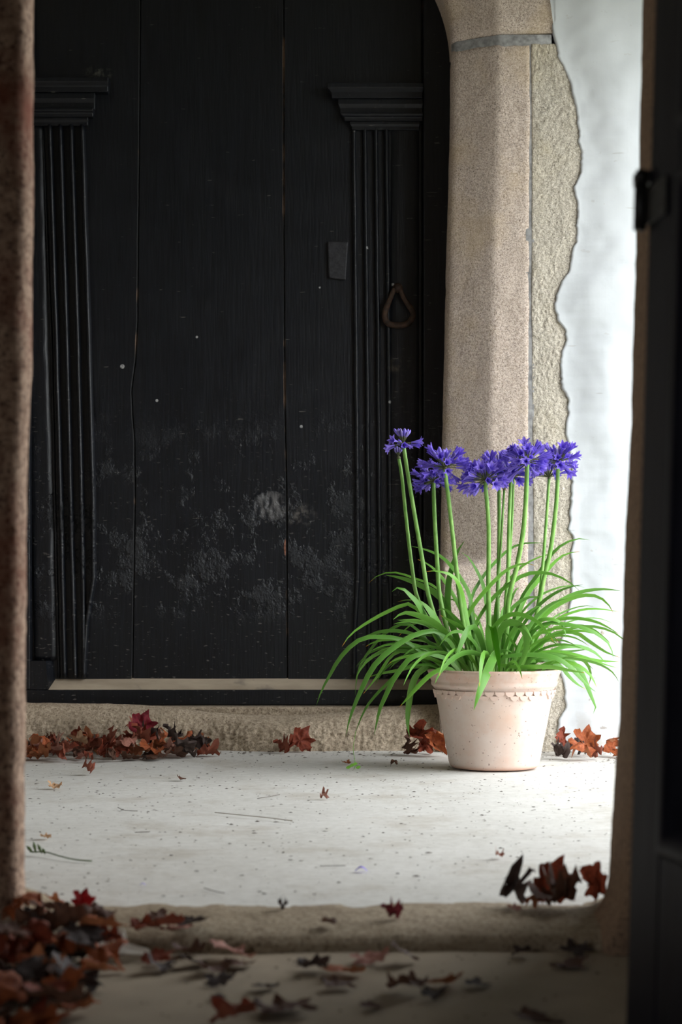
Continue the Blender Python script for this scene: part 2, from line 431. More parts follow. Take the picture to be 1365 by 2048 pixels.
for mir in (False, True):
    r = empty('trim_2' if not mir else 'trim_3', (XE if not mir else 2*XC-XE, YF, 0))
    tag(r, 'granite door jamb with chamfered edge and ragged plaster line behind the potted agapanthus' if not mir else 'granite door jamb at the hinge side of the black plank door', 'door jamb', kind='structure')
    parts = [stone_shaft(-.02, CHZ0-.31, 14, 'dressed_stone', r, mir, amp=.006), stone_shaft(CHZ0-.305, ZSPR-.014, 130, 'dressed_stone', r, mir),
             rough_stone(-.02, PZ(1282, YF), 80, r, mir), rough_stone(PZ(1279, YF), ZSPR-.012, 420, r, mir, .012)]
    cuts = [0.0, .42, .95, S_APEX]
    for a, b in zip(cuts, cuts[1:]): parts.append(arch_block(a+(.01 if a == 0 else 0), b, 16, r, mir))
    # mortar: springing joint, seam, backing
    mbm = MB(); e = XE+edge_lean(ZSPR)
    fx = (lambda x: 2*XC-x) if mir else (lambda x: x)
    def q(x0, x1, y0, y1, z0, z1):
        a, b = sorted((fx(x0), fx(x1))); mbm.box(a, b, y0, y1, z0, z1)
    mbm2 = MB()
    pj = [(x+.003, y+.004) for x, y in stone_prof(ZSPR-.03)][1:-2]+[(PX(1104, YF), YF+.004), (PX(1104, YF), YF+.1)]
    n = len(pj)
    for j, z in enumerate((ZSPR-.026, ZSPR-.008, ZSPR+.016)):
        for x, y in pj: mbm2.v.append((fx(x), y-.004*(j == 1), z))
    for j in range(2):
        for i in range(n-1):
            f = (j*n+i, j*n+i+1, (j+1)*n+i+1, (j+1)*n+i); mbm2.f.append(f if not mir else f[::-1]); mbm2.m.append(0)
    parts.append(mbm2.build('mortar_joint', MORT, r, True))
    q(XSEAM-.014, XSEAM+.014, YF+.0035, YF+.05, 0, ZSPR-.02)
    parts.append(mbm.build('mortar_seam', MORT, r))
    for p in parts: p.location = -r.location

# worn stone step below the far door
CREST = [(-200, 1404), (60, 1405), (250, 1408), (330, 1412), (420, 1424), (500, 1430), (590, 1431), (680, 1425), (750, 1415), (820, 1410), (900, 1408), (1100, 1406)]
def stepfn(u, v):
    x = lerp(-1.75, PX(1075, YF), u)
    px = CX+x*F/6.0; zc = sum(PZ(poly(CREST, px+d), 6.0) for d in (-30, -15, 0, 15, 30))/5
    k = zc/.155
    P = [(5.885, -.02), (5.898, .018), (5.906, .045*k), (5.914, .075*k), (5.928, .100*k), (5.95, .126*k), (5.975, .146*k), (6.0, .155*k), (6.025, .146*k), (6.05, .118*k), (6.07, .09), (6.40, .085)]
    kk = v*(len(P)-1); i = min(int(kk), len(P)-2); t = kk-i
    y = lerp(P[i][0], P[i+1][0], t); z = lerp(P[i][1], P[i+1][1], t)
    fr = 1-smooth(5.93, 5.985, y)
    rg = fr*(1-.8*smooth(.085, .125, z)); y -= rg*(.006*fbm(x*26, 3, z*30, 3)+.006*fbm(x*95, 3, z*100, 3))+fr*.03*nz(x*2.2, 8, z*3); z += .0015*fbm(x*20, y*20, 5)+rg*.002*fbm(x*80, 9, y*80)
    y -= .02*math.exp(-((px-520)/90)**2)*fr
    y += .012*math.exp(-((px-440)/60)**2)*fr
    return (x, y, z)
V, Fc = grid(stepfn, 420, 60)
st = mesh_obj('trim_4', V, Fc, STEP); tag(st, 'worn stone step dipped in the middle below the black door', 'step', kind='structure')
mb = MB(); mb.box(2*XC-XE-.05, XE+.06, 6.075, 6.36, .05, .139)
sb = bevel(mb.build('door_sill', STEP, st), .006); sb['label'] = 'flat stone sill under the door'

# ------------------------------------------------------------------ plaster wall round the far doorway
ZC = 3.15
mb = MB()
def plfn(mir):
    def fn(u, v):
        z = lerp(-.01, ZC, v); x0 = xb(z)-.002; x = x0+(1.70-x0)*(u**1.8) if not mir else x0+(2.2+2*XC-x0)*(u**1.8)
        d = x-x0
        y = YF-.001-.024*smooth(0, .17, d)-.004*smooth(0, .005, d)+.006*fbm(x*4, 2, z*4)*smooth(0, .1, d)+.002*fbm(x*16, 4, z*16)
        if u == 0: y += .012
        return ((2*XC-x) if mir else x, y, z)
    return fn
V, Fc = grid(plfn(False), 50, 330); mb.add(V, Fc)
V, Fc = grid(plfn(True), 24, 90); mb.add(V, [f[::-1] for f in Fc])
# above the springing: everything outside the arch ring
wid = PX(1108, YF)-(XE+edge_lean(ZSPR))
ring = []
for k in range(0, 61):
    x0, z0, a = arch_pt(S_APEX*k/60); ring.append((x0+wid*math.cos(a)-.003, z0+wid*math.sin(a)))
def topz(xx):
    x = xx if xx >= XC else 2*XC-xx
    if x >= ring[0][0]: return ZSPR+.02
    best = ring[-1][1]
    for (x1, z1), (x2, z2) in zip(ring, ring[1:]):
        if x2 <= x <= x1: return lerp(z1, z2, (x1-x)/max(1e-6, x1-x2))
    return best
xr0 = ring[0][0]+.004; xs = [lerp(2*XC-xr0, xr0, k/120) for k in range(121)]
V = []
for j in range(13):
    for x in xs:
        zb = topz(x); z = lerp(zb, ZC, j/12)
        V.append((x, YF-.012-.010*smooth(0, .2, z-zb)+.006*fbm(x*4, 2, z*4), z))
nX = len(xs); mb.add(V, [(j*nX+i, j*nX+i+1, (j+1)*nX+i+1, (j+1)*nX+i) for j in range(12) for i in range(nX-1)])
# solid wall behind plaster and stones
mb.box(XE+.13, 1.70, YF+.06, 6.6, -.1, ZC); mb.box(-2.2, 2*XC-XE-.13, YF+.06, 6.6, -.1, ZC); mb.box(2*XC-XE-.13, XE+.13, 6.36, 6.6, -.1, ZC)
wb = mb.build('wall_back', PLAS, None, True); tag(wb, 'white limewashed plaster wall beside the granite door jamb', 'wall', kind='structure')
# bare stone showing through a chip in the plaster
c = W(1213, 1272, YF-.02)
def chip(u, v):
    a = u*2*math.pi; r = v
    rr = (1+.16*nz(math.cos(a)*1.5, math.sin(a)*1.5, 3))
    x = c.x+.036*r*rr*math.cos(a); z = c.z+.042*r*rr*math.sin(a)
    return (x, YF-.018-.008*(1-r**4)-.004*fbm(x*60, 2, z*60), z)
V, Fc = grid(chip, 24, 6); o = mesh_obj('bare_stone_patch', V, Fc, GRAN_R, wb); o['label'] = 'bare stone showing through chipped plaster'

# ------------------------------------------------------------------ rest of the porch and the dark room
mb = MB(); mb.box(-2.35, 1.85, 2.86, 6.6, ZC, ZC+.15)
tag(mb.build('ceiling', CEIL), 'dusty boarded porch ceiling', 'ceiling', kind='structure')
o = OPEN_R; mb = MB(); X0, X1 = 1.62, 1.85
mb.box(X0, X1, 2.86, o['y0'], -.15, ZC); mb.box(X0, X1, o['y1'], 6.6, -.15, ZC); mb.box(X0, X1, o['y0'], o['y1'], o['z1'], ZC)
tag(mb.build('wall_right', PORCHW), 'porch side wall with a wide opening to the daylight', 'wall', kind='structure')
mb = MB(); mb.box(-2.35, -2.2, 2.86, 6.6, -.15, ZC)
tag(mb.build('wall_left', PORCHW), 'closed end wall of the porch', 'wall', kind='structure')
mb = MB()
mb.box(-2.35, -.95, 2.80, 3.02, -.15, ZC); mb.box(.95, 1.85, 2.80, 3.02, -.15, ZC); mb.box(-.95, .95, 2.80, 3.02, 2.05, ZC)
tag(mb.build('wall_front', ROOMW), 'thick wall pierced by the near doorway', 'wall', kind='structure')
mb = MB(); o = WIN
mb.box(1.55, 1.7, -1.7, 2.80, -.15, 2.6); mb.box(-1.9, 1.7, -1.85, -1.7, -.15, 2.6)
mb.box(-1.9, -1.75, -1.7, o['y0'], -.15, 2.6); mb.box(-1.9, -1.75, o['y1'], 2.80, -.15, 2.6); mb.box(-1.9, -1.75, o['y0'], o['y1'], -.15, o['z0']); mb.box(-1.9, -1.75, o['y0'], o['y1'], o['z1'], 2.6)
tag(mb.build('wall_inner', ROOMW), 'dim walls of the room in front of the near doorway', 'wall', kind='structure')
mb = MB(); mb.box(-1.9, 1.7, -1.85, 2.80, 2.6, 2.75)
tag(mb.build('ceiling_inner', ROOMW), 'dim ceiling of the room in front of the near doorway', 'ceiling', kind='structure')

# near jambs
def near_jamb(name, edge, sgn, yf, yr, mat, label, foot):
    """edge: silhouette (py,px) seen at depth yr; section lofted in z"""
    V = []; N = 110; n = None
    for j in range(N+1):
        z = lerp(-.05, 2.08, j/N)
        py = HY+(CAMH-z)*F/yr
        xe = PX(poly(edge, py), yr)+.0025*fbm(1.5, sgn*3, z*9)+.0015*nz(2, 3, z*40)
        xe -= sgn*foot*math.exp(-max(0, z)/.03)
        P = [(xe+sgn*.50, yf), (xe+sgn*.25, yf), (xe+sgn*.10, yf), (xe+sgn*.05, yf), (xe+sgn*.022, yf), (xe+sgn*.009, yf+.006), (xe+sgn*.003, yf+.018), (xe+sgn*.001, lerp(yf, yr, .55)), (xe, yr-.01), (xe+sgn*.004, yr+.004), (xe+sgn*.03, 3.02), (xe+sgn*.5, 3.02)]
        n = len(P)
        for x, y in P:
            d = .006*fbm(x*7, y*7, z*7)+.0025*fbm(x*30, y*30, z*30, 3)
            V.append((x, y-(d if y < yr-.02 else 0), z))
    Fc = []
    for j in range(N):
        for i in range(n-1):
            f = (j*n+i, j*n+i+1, (j+1)*n+i+1, (j+1)*n+i); Fc.append(f if sgn < 0 else f[::-1])
    Fc += [tuple(range(n)), tuple(N*n+i for i in range(n))]
    return tag(mesh_obj(name, V, Fc, mat), label, 'door jamb', kind='structure')
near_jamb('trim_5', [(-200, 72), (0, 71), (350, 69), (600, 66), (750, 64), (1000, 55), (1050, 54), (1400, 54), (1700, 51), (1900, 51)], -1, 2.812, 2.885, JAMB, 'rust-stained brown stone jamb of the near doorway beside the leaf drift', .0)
near_jamb('trim_6', [(-300, 1290), (0, 1284), (200, 1279), (350, 1276), (600, 1268), (900, 1258), (1050, 1251), (1200, 1247), (1400, 1238), (1570, 1228), (1600, 1226), (1700, 1221), (1850, 1219)], 1, 2.74, 2.92, JAMB_R, 'plain brown stone jamb next to the open black door leaf', .035)

# ------------------------------------------------------------------ far door
d1 = empty('door_1', (XC, DY, .15)); tag(d1, 'old black painted plank door with carved pilasters and an iron ring handle', 'door', kind='structure')
def put(o): o.location = -d1.location; return o
e1 = [(-60, 281), (100, 280), (350, 278), (500, 276), (640, 275), (720, 271), (780, 263), (830, 265), (880, 269), (1000, 270), (1130, 268), (1350, 265), (1500, 264)]
e2 = [(-60, 568), (400, 568), (800, 570), (1000, 574), (1350, 575), (1500, 575)]
e0 = [(-60, -30), (1500, -30)]; e3 = [(-60, 845), (1500, 846)]; e4 = [(-60, 935), (1500, 935)]
def plank(ea, eb, dy, seed):
    zs = [lerp(.222, 2.98, k/120) for k in range(121)]; V = []; fm = []; n = 9
    for z in zs:
        py = HY+(CAMH-z)*F/DY
        a = PX(poly(ea, py), DY)+.0012+.0008*nz(seed, z*14, 0); b = PX(poly(eb, py), DY)-.0012+.0008*nz(seed+5, z*14, 0)
        bow = lambda t: .003*nz(seed+t*2, z*1.2, 0)
        V += [(a, DY+dy+.03, z), (a, DY+dy+.004, z), (a+.003, DY+dy, z)]
        for t in (.25, .5, .75): V.append((lerp(a, b, t), DY+dy-.001+bow(t), z))
        V += [(b-.003, DY+dy, z), (b, DY+dy+.004, z), (b, DY+dy+.03, z)]
    Fc = []
    for j in range(len(zs)-1):
        for i in range(n-1): Fc.append((j*n+i, j*n+i+1, (j+1)*n+i+1, (j+1)*n+i)); fm.append(1 if i in (1, 6) else 0)
    return put(mesh_obj('door_plank', V, Fc, None, d1, False, [DOOR, EDGE], fm))
plank(e0, e1, .000, 1); plank(e1, e2, .002, 2); plank(e2, e3, .0, 3); plank(e3, e4, .004, 4)
mb = MB(); mb.box(2*XC-XE-.1, XE+.1, DY+.032, DY+.06, .13, 3.0); put(mb.build('door_back', DOOR, d1))
# bottom rail with its dusty chamfer and the left frame stile
mb = MB(); mb.box(PX(-40, 6.15), PX(940, 6.15), 6.150, DY+.03, .141, .196); put(bevel(mb.build('bottom_rail', DOOR, d1), .004))
xa, xb_ = PX(97, 6.15), PX(112, 6.2)
mb = MB(); mb.hexa([(xa, 6.152, .1965), (PX(940, 6.15), 6.152, .1965), (PX(940, 6.15), DY+.01, .1965), (xb_, DY+.01, .1965), (xa, 6.1535, .198), (PX(940, 6.15), 6.1535, .198), (PX(940, 6.15), DY+.004, .236), (xb_, DY+.004, .236)])
put(mb.build('chamfer_strip', BEAD, d1))
mb = MB(); mb.box(PX(-40, 6.15), PX(60, 6.15), 6.150, DY+.03, .1965, 2.98); put(bevel(mb.build('frame_stile', DOOR, d1), .004))
mb = MB(); xs0 = PX(58, 6.15)
mb.hexa([(xs0, 6.151, .1975), (PX(98, 6.16), 6.151, .1975), (PX(110, 6.19), DY+.002, .237), (xs0, DY+.002, .237), (xs0, 6.151, .30), (PX(92, 6.16), 6.151, .30), (PX(106, 6.19), DY+.002, .30), (xs0, DY+.002, .30)])
put(mb.build('plinth_block', DOOR, d1))
mb = MB(); mb.box(PX(848, 6.17), PX(940, 6.17), 6.175, DY+.03, .24, 2.98); put(bevel(mb.build('frame_stile', DOOR, d1), .004))
# pilasters
def rib(path, w_, h_, parent, seed, zt, zb):
    n = 9; V = []; zs = [lerp(zb, zt, k/90) for k in range(91)]
    for z in zs:
        py = HY+(CAMH-z)*F/DY; x = PX(poly(path, py), 6.18)+.0012*nz(seed, z*5, 0)
        wear = 1-.35*max(0, fbm(seed*3, z*6, 1))*(1-smooth(.3, 1.1, z))
        for i in range(n):
            a = math.pi*i/(n-1)
            V.append((x-math.cos(a)*w_/2, DY+.004-h_*wear*math.sin(a)+.001*nz(seed, z*40, i), z))
    Fc = [(j*n+i, j*n+i+1, (j+1)*n+i+1, (j+1)*n+i) for j in range(len(zs)-1) for i in range(n-1)]
    Fc += [tuple(len(V)-n+i for i in range(n)), tuple(reversed(range(n)))]
    return mesh_obj('reed', V, Fc, DOOR, parent)
def flat_shaft(pa, pb, h_, zt, zb, parent, seed):
    V = []; n = 8; zs = [lerp(zb, zt, k/100) for k in range(101)]
    for z in zs:
        py = HY+(CAMH-z)*F/DY; a, b = PX(poly(pa, py), 6.17), PX(poly(pb, py), 6.17)
        for i in range(n):
            t = i/(n-1); e = .004 if i in (0, n-1) else 0
            V.append((lerp(a, b, t), DY+.004 if i in (0, n-1) else DY-h_-.003*fbm(t*9+seed, 2, z*16, 4), z))
    Fc = [(j*n+i, j*n+i+1, (j+1)*n+i+1, (j+1)*n+i) for j in range(len(zs)-1) for i in range(n-1)]
    Fc += [tuple(len(V)-n+i for i in range(n)), tuple(reversed(range(n)))]
    return mesh_obj('shaft', V, Fc, DOOR, parent)
RIBS = [[(250, 83), (700, 102), (1000, 108), (1350, 116)], [(250, 99), (700, 113), (1000, 121), (1350, 129)], [(250, 120), (700, 134), (1000, 141), (1350, 150)], [(250, 142), (700, 156), (1000, 163), (1350, 168)], [(250, 164), (700, 178), (1000, 186), (1160, 187), (1250, 172), (1350, 167)]]
def capital(parent, rows):
    m_ = None
    for k, (x0, x1, y0, y1, pj) in enumerate(rows):
        z1, z0 = PZ(y0, DY), PZ(y1, DY); mb = MB(); a, b = PX(x0, DY), PX(x1, DY); s = .35*(z1-z0)
        Yf = DY-pj
        # ogee-ish section: top fillet then a slope back
        P = [(Yf, z1), (Yf, lerp(z1, z0, .35)), (Yf+pj*.25, lerp(z1, z0, .6)), (Yf+pj*.3, z0)]
        V = []; 
        for (y, z) in P:
            ins = (y-Yf)
            V += [(a+ins, y, z), (b-ins*.2, y, z), (b-ins*.2, DY+.01, z), (a+ins, DY+.01, z)]
        Fc = [(0, 1, 2, 3)[::1]]
        for i in range(len(P)-1):
            for k2 in range(4): Fc.append((i*4+k2, (i+1)*4+k2, (i+1)*4+(k2+1) % 4, i*4+(k2+1) % 4))
        Fc.append(tuple((len(P)-1)*4+i for i in (3, 2, 1, 0)))
        mb.add(V, Fc); o = mb.build('moulding', DOOR, parent); bevel(o, .002, 1)
for side in (0, 1):
    p = empty('pilaster', (0, 0, 0)); p.parent = d1; put(p)
    top, bot = PZ(252, DY), .237
    mirr = (lambda pts: pts) if side == 0 else (lambda pts: [(y, 880-x) for y, x in pts])
    for k, r_ in enumerate(RIBS):
        if side and k == 0: continue
        rr = r_ if not side else [(y, 872-poly(RIBS[k], 250)-(x-poly(RIBS[k], 250))*-.35) for y, x in r_]
        rib(rr, .019 if k else .012, (.022 if side else .030) if k else .012, p, k+side*10, top, bot)
    if side == 0:
        flat_shaft([(250, 40), (1350, 64)], [(250, 86), (700, 96), (1000, 106), (1200, 110), (1350, 113)], .012, top, .30, p, 1)
        capital(p, [(-20, 221, 164, 190, .060), (-20, 192, 190, 222, .030), (-20, 190, 222, 238, .045), (-20, 178, 238, 254, .026)])
    else:
        flat_shaft([(250, 782), (1350, 768)], [(250, 842), (1350, 842)], .010, top, bot, p, 7)
        capital(p, [(655, 846, 174, 202, .055), (676, 846, 202, 231, .028), (683, 846, 231, 246, .042), (700, 840, 246, 262, .024)])
# iron plate, ring handle
mb = MB(); a, b = W(656, 484, DY), W(694, 560, DY)
mb.hexa([(PX(658, DY), DY-.014, PZ(557, DY)), (PX(692, DY), DY-.016, PZ(561, DY)), (PX(692, DY), DY+.006, PZ(561, DY)), (PX(658, DY), DY+.006, PZ(557, DY)), (PX(656, DY), DY-.014, PZ(484, DY)), (PX(697, DY), DY-.016, PZ(485, DY)), (PX(697, DY), DY+.006, PZ(485, DY)), (PX(656, DY), DY+.006, PZ(484, DY))])
o = put(bevel(mb.build('iron_plate', IRON, d1), .004)); o['label'] = 'small grey iron plate'
h = [(790, 577), (783, 592), (775, 612), (770, 628), (774, 644), (786, 650), (800, 651), (814, 648), (825, 636), (826, 624), (816, 608), (806, 592), (801, 578)]
pts = catmull([W(x, y, DY-.030+.010*smooth(577, 650, y)) for x, y in h], 40)
mb = MB(); mb.tube(pts, [.0085+.003*math.sin(math.pi*k/40) for k in range(41)], 8)
o = put(mb.build('ring_handle', RUST, d1, True)); o['label'] = 'rusty iron ring handle'
c = W(796, 577, DY)
mb = MB(); mb.tube([(c.x, DY+.004, c.z), (c.x, DY-.012, c.z), (c.x, DY-.034, c.z-.004), (c.x, DY-.042, c.z-.004)], [.020, .019, .014, .009], 10)
st_ = mb.build('handle_boss', RUST, o, True)

# ------------------------------------------------------------------ near door leaf (opened towards us)
HYD = 2.21
hx0, hx1 = PX(1252, HYD), PX(1311, HYD); zt0, zt1 = PZ(2048, HYD), PZ(0, HYD)
tilt = (hx1-hx0)/(zt1-zt0); ZB = -.024
hb = Vector((hx0+tilt*(ZB-zt0), HYD, ZB))
th = math.radians(10.5)
dl, nl = Vector((math.sin(th), -math.cos(th), 0)), Vector((-math.cos(th), -math.sin(th), 0))
upl = Vector((tilt, 0, 1)).normalized()
def LP(w_, t_, z_): return tuple(dl*w_+nl*t_+upl*z_)
d2 = empty('door_2', hb); tag(d2, 'blue-black panelled door leaf standing open against the brown stone jamb', 'door', kind='structure')
def lbox(name, w0, w1, t0, t1, z0, z1, mat=NDOOR, bv=.003, parent=None):
    mb = MB(); mb.hexa([LP(w0, t1, z0), LP(w1, t1, z0), LP(w1, t0, z0), LP(w0, t0, z0), LP(w0, t1, z1), LP(w1, t1, z1), LP(w1, t0, z1), LP(w0, t0, z1)])
    return bevel(mb.build(name, mat, parent or d2), bv)
LW = .80; S1 = .102
lbox('stile', 0, S1, -.045, 0, 0, 1.95); lbox('stile', LW-.12, LW, -.045, 0, 0, 1.95)
lbox('rail', S1+.0005, LW-.1205, -.045, 0, 0, .252); lbox('rail', S1+.0005, LW-.1205, -.045, 0, 1.10, 1.15); lbox('rail', S1+.0005, LW-.1205, -.045, 0, 1.83, 1.95)
post = MB()
xa_, xb2 = hb.x+.012, PX(1268, 2.72)
post.hexa([tuple(Vector(p)+Vector((tilt*(p[2]-ZB), 0, 0))-hb) for z in (-.03, 1.98) for p in ((xa_, HYD+.012, z), (xa_+.09, HYD+.012, z), (xb2+.10, 2.735, z), (xb2+.006, 2.735, z))])
post.build('frame_post', NDOOR, d2)
for z0, z1 in ((.252, 1.10), (1.15, 1.83)):
    lbox('panel', S1-.001, LW-.119, -.032, -.020, z0-.002, z1+.002)
    mb = MB()   # rounded bead mitred round the panel
    w0, w1 = S1, LW-.12
    sec = [(-.001, -.006), (0, .002), (.005, .007), (.013, .009), (.022, .007), (.030, .0), (.036, -.010), (.044, -.0185), (.044, -.026)]
    V = []
    for d_, t_ in sec: V += [LP(w0+d_, t_, z0+d_), LP(w1-d_, t_, z0+d_), LP(w1-d_, t_, z1-d_), LP(w0+d_, t_, z1-d_)]
    Fc = [(i_*4+k, (i_+1)*4+k, (i_+1)*4+(k+1) % 4, i_*4+(k+1) % 4) for i_ in range(len(sec)-1) for k in range(4)]
    mb.add(V, Fc); mb.build('panel_moulding', NDOOR, d2, True)
# strap hinge with its barrel
hz = PZ(405, HYD)-ZB
mb = MB(); mb.tube([LP(-.008, .009, hz-.034), LP(-.008, .009, hz+.026)], .0085, 12); mb.tube([LP(-.008, .009, hz+.027), LP(-.008, .009, hz+.044)], .0065, 12)
hg = mb.build('hinge', LATCH, d2, True)
lbox('hinge_strap', -.006, .07, .0005, .005, hz-.03, hz+.02, LATCH, .002, hg)
mb = MB(); q0 = Vector(LP(-.008, .004, hz+.028)); mb.hexa([tuple(q0+Vector((dx, dy, dz))) for dz in (0, .016) for dx, dy in ((-.010, 0), (.012, 0), (.012, .03), (-.010, .03))])
mb.build('hinge_pin', LATCH, hg)

# ------------------------------------------------------------------ potted agapanthus
PYD = 5.30; PXC = PX(989, PYD)
root = empty('potted_agapanthus', (PXC, PYD, .003)); tag(root, 'violet agapanthus with arching green leaves in a pale terracotta pot', 'potted plant')
RL = Vector(root.location)
def mat_pot():
    m = M('limed_terracotta')
    o = m.sep()
    n1 = m.noise(5.5, 5, .6); n2 = m.noise(26, 5, .65)
    c = m.ramp(n1, .36, .68, srgb(224, 208, 198), srgb(210, 186, 172))
    c = m.mix(m.math('MULTIPLY', m.ramp(n2, .5, .72), .35), c, srgb(214, 176, 156))
    rim = m.math('MULTIPLY', m.n_clip(o[2], .235, .285), m.ramp(n2, .28, .6))
    c = m.mix(m.math('MULTIPLY', rim, .75), c, srgb(208, 170, 150))
    c = m.mix(m.math('MULTIPLY', m.math('SUBTRACT', 1.0, m.n_clip(o[2], .0, .02)), .8), c, srgb(196, 140, 112))
    g = m.math('MULTIPLY', m.gauss(-.02, .17, .1, .07), m.ramp(m.noise(8, 4), .3, .7))
    c = m.mix(m.math('MULTIPLY', g, .55), c, srgb(216, 178, 152))
    sp = m.ramp(m.noise(120, 2, .5), .68, .71)
    c = m.mix(m.math('MULTIPLY', sp, .8), c, srgb(120, 92, 80))
    return m.fin(c, .55, m.bump(n2, .15, .003), .4)
POT = mat_pot()
prof = [(.0, .004), (.120, .004), (.132, .005), (.138, .012), (.141, .022), (.152, .08), (.164, .14), (.176, .20), (.185, .245), (.1875, .252), (.1905, .255), (.1945, .259), (.196, .266), (.195, .271), (.1965, .275), (.199, .281), (.202, .292), (.2055, .298), (.207, .304), (.2045, .308), (.198, .309), (.192, .306), (.189, .296), (.182, .262), (.15, .255)]
ns = 72; V = []
for r_, z in prof:
    for k in range(ns):
        a = 2*math.pi*k/ns; d = 1+.004*nz(math.cos(a)*1.5, math.sin(a)*1.5, z*8)
        V.append((r_*d*math.cos(a), r_*d*math.sin(a), z))
Fc = [(j*ns+k, j*ns+(k+1) % ns, (j+1)*ns+(k+1) % ns, (j+1)*ns+k) for j in range(len(prof)-1) for k in range(ns)]
pot = mesh_obj('pot', V, Fc, POT, root); pot['label'] = 'pale limed terracotta pot with scalloped rim band'
# scallops: two overlapping rows of small half discs below the rim moulding
V = [(0, 0, .004), (0, -.0035, 0)]; nS = 10
for k in range(nS+1):
    a = math.pi*k/nS; V.append((-math.cos(a)*.0145, -.0032, -math.sin(a)*.0150)); 
for k in range(nS+1):
    a = math.pi*k/nS; V.append((-math.cos(a)*.0152, .004, -math.sin(a)*.0158))
Fc = [(1, 2+k+1, 2+k) for k in range(nS)]+[(2+k, 2+k+1, 2+nS+1+k+1, 2+nS+1+k) for k in range(nS)]
Fc = [f[::-1] for f in Fc]
sme = bpy.data.meshes.new('scallop'); sme.from_pydata(V, [], [f[::-1] for f in Fc]); sme.materials.append(mat_plain('scallop_terracotta', srgb(226, 200, 186), .6, .06, 30))
NS = 38
for row in range(2):
    for k in range(NS):
        if row and (k*7+3) % 5 in (1, 3): continue
        a = 2*math.pi*(k+row*.5)/NS
        z = .247-row*.0125; r_ = .1875-row*.0025
        s = link('scallop', sme, pot)
        s.location = (r_*math.sin(a), -r_*math.cos(a), z); s.rotation_euler = (math.radians(10), 0, a)
        s.scale = (1, 1 if not row else .7, 1)
SOIL = mat_plain('dark_soil', srgb(52, 40, 32), .95, .3, 60)
V, Fc = grid(lambda u, v: (.184*v*math.cos(u*6.28318), .184*v*math.sin(u*6.28318), .268+.012*fbm(v*math.cos(u*6.28)*4, v*math.sin(u*6.28)*4, 1)), 32, 8)
mesh_obj('soil', V, [f[::-1] for f in Fc], SOIL, root)

def mat_leaf():
    m = M('agapanthus_leaf'); inf = m.n('ShaderNodeObjectInfo')
    uv = m.sep(m.tc.outputs['UV'])
    c = m.mix(inf.outputs['Random'], srgb(46, 118, 6), srgb(98, 168, 14))
    str_ = m.noise(3, 3, .5, m.map((26, 1.5, 1), co=m.tc.outputs['UV']))
    c = m.mix(m.math('MULTIPLY', m.ramp(str_, .4, .7), .35), c, srgb(34, 92, 22))
    c = m.mix(m.math('MULTIPLY', m.math('SUBTRACT', 1.0, m.n_clip(uv[1], 0.0, .3)), .45), c, srgb(178, 202, 120))
    ed = m.math('GREATER_THAN', m.math('ABSOLUTE', m.math('SUBTRACT', uv[0], .5)), .46)
    c = m.mix(m.math('MULTIPLY', ed, .45), c, srgb(170, 206, 120))
    geo = m.n('ShaderNodeNewGeometry')
    c = m.mix(m.math('MULTIPLY', geo.outputs['Backfacing'], .35), c, srgb(140, 186, 100))
    tip = m.math('MULTIPLY', m.n_clip(uv[1], .955, .985), m.math('GREATER_THAN', inf.outputs['Random'], .55))
    c = m.mix(tip, c, srgb(214, 150, 50))
    m.fin(c, .36, None, .28)
    tr = m.n('ShaderNodeBsdfTranslucent'); m.set(tr.inputs[0], c)
    mx = m.n('ShaderNodeMixShader'); mx.inputs[0].default_value = .2
    m.t.links.new(m.b.outputs[0], mx.inputs[1]); m.t.links.new(tr.outputs[0], mx.inputs[2]); m.t.links.new(mx.outputs[0], m.out.inputs[0])
    return m.m
LEAF = mat_leaf()
CAMP = Vector((0, 0, CAMH))
random.seed(11)
def ribbon(P, width, vis, parent, fold=.22, seg=18, flip=1):
    pts = catmull(P, seg); V = []; uvs = []
    prev = None
    for i, p in enumerate(pts):
        s = i/seg; t = (pts[min(i+1, seg)]-pts[max(i-1, 0)]).normalized()
        v = (p-CAMP).normalized(); si = t.cross(v)
        if si.length < .05: si = Vector((1, 0, 0))
        si.normalize(); d = (v-t*v.dot(t)); d = d.normalized() if d.length > .05 else Vector((0, 1, 0))
        vv = vis(s) if callable(vis) else vis
        wv = (si*vv+d*flip*math.sqrt(max(0, 1-vv*vv))).normalized()
        if prev and wv.dot(prev) < 0: wv = -wv
        prev = wv
        w_ = width*.5*min(1, .62+.75*s)*(1 if s < .62 else max(.02, 1-((s-.62)/.38)**2.2))
        nrm = t.cross(wv)
        q = p-RL
        V += [q-wv*w_, q+nrm*w_*fold, q+wv*w_]; uvs += [(0, s), (.5, s), (1, s)]
    Fc = []
    for i in range(seg): Fc += [(3*i, 3*i+1, 3*i+4, 3*i+3), (3*i+1, 3*i+2, 3*i+5, 3*i+4)]
    o = mesh_obj('leaf', V, Fc, LEAF, parent)
    ul = o.data.uv_layers.new(name='uv')
    for l in o.data.loops: ul.data[l.index].uv = uvs[l.vertex_index]
    return o
cA = lambda u, v: (620+u/4.266, 1060+v/4.266)
cB = lambda u, v: (880+u/3.592, 1060+v/3.592)
cC = lambda u, v: (620+u/4.266, 1250+v/4.266)
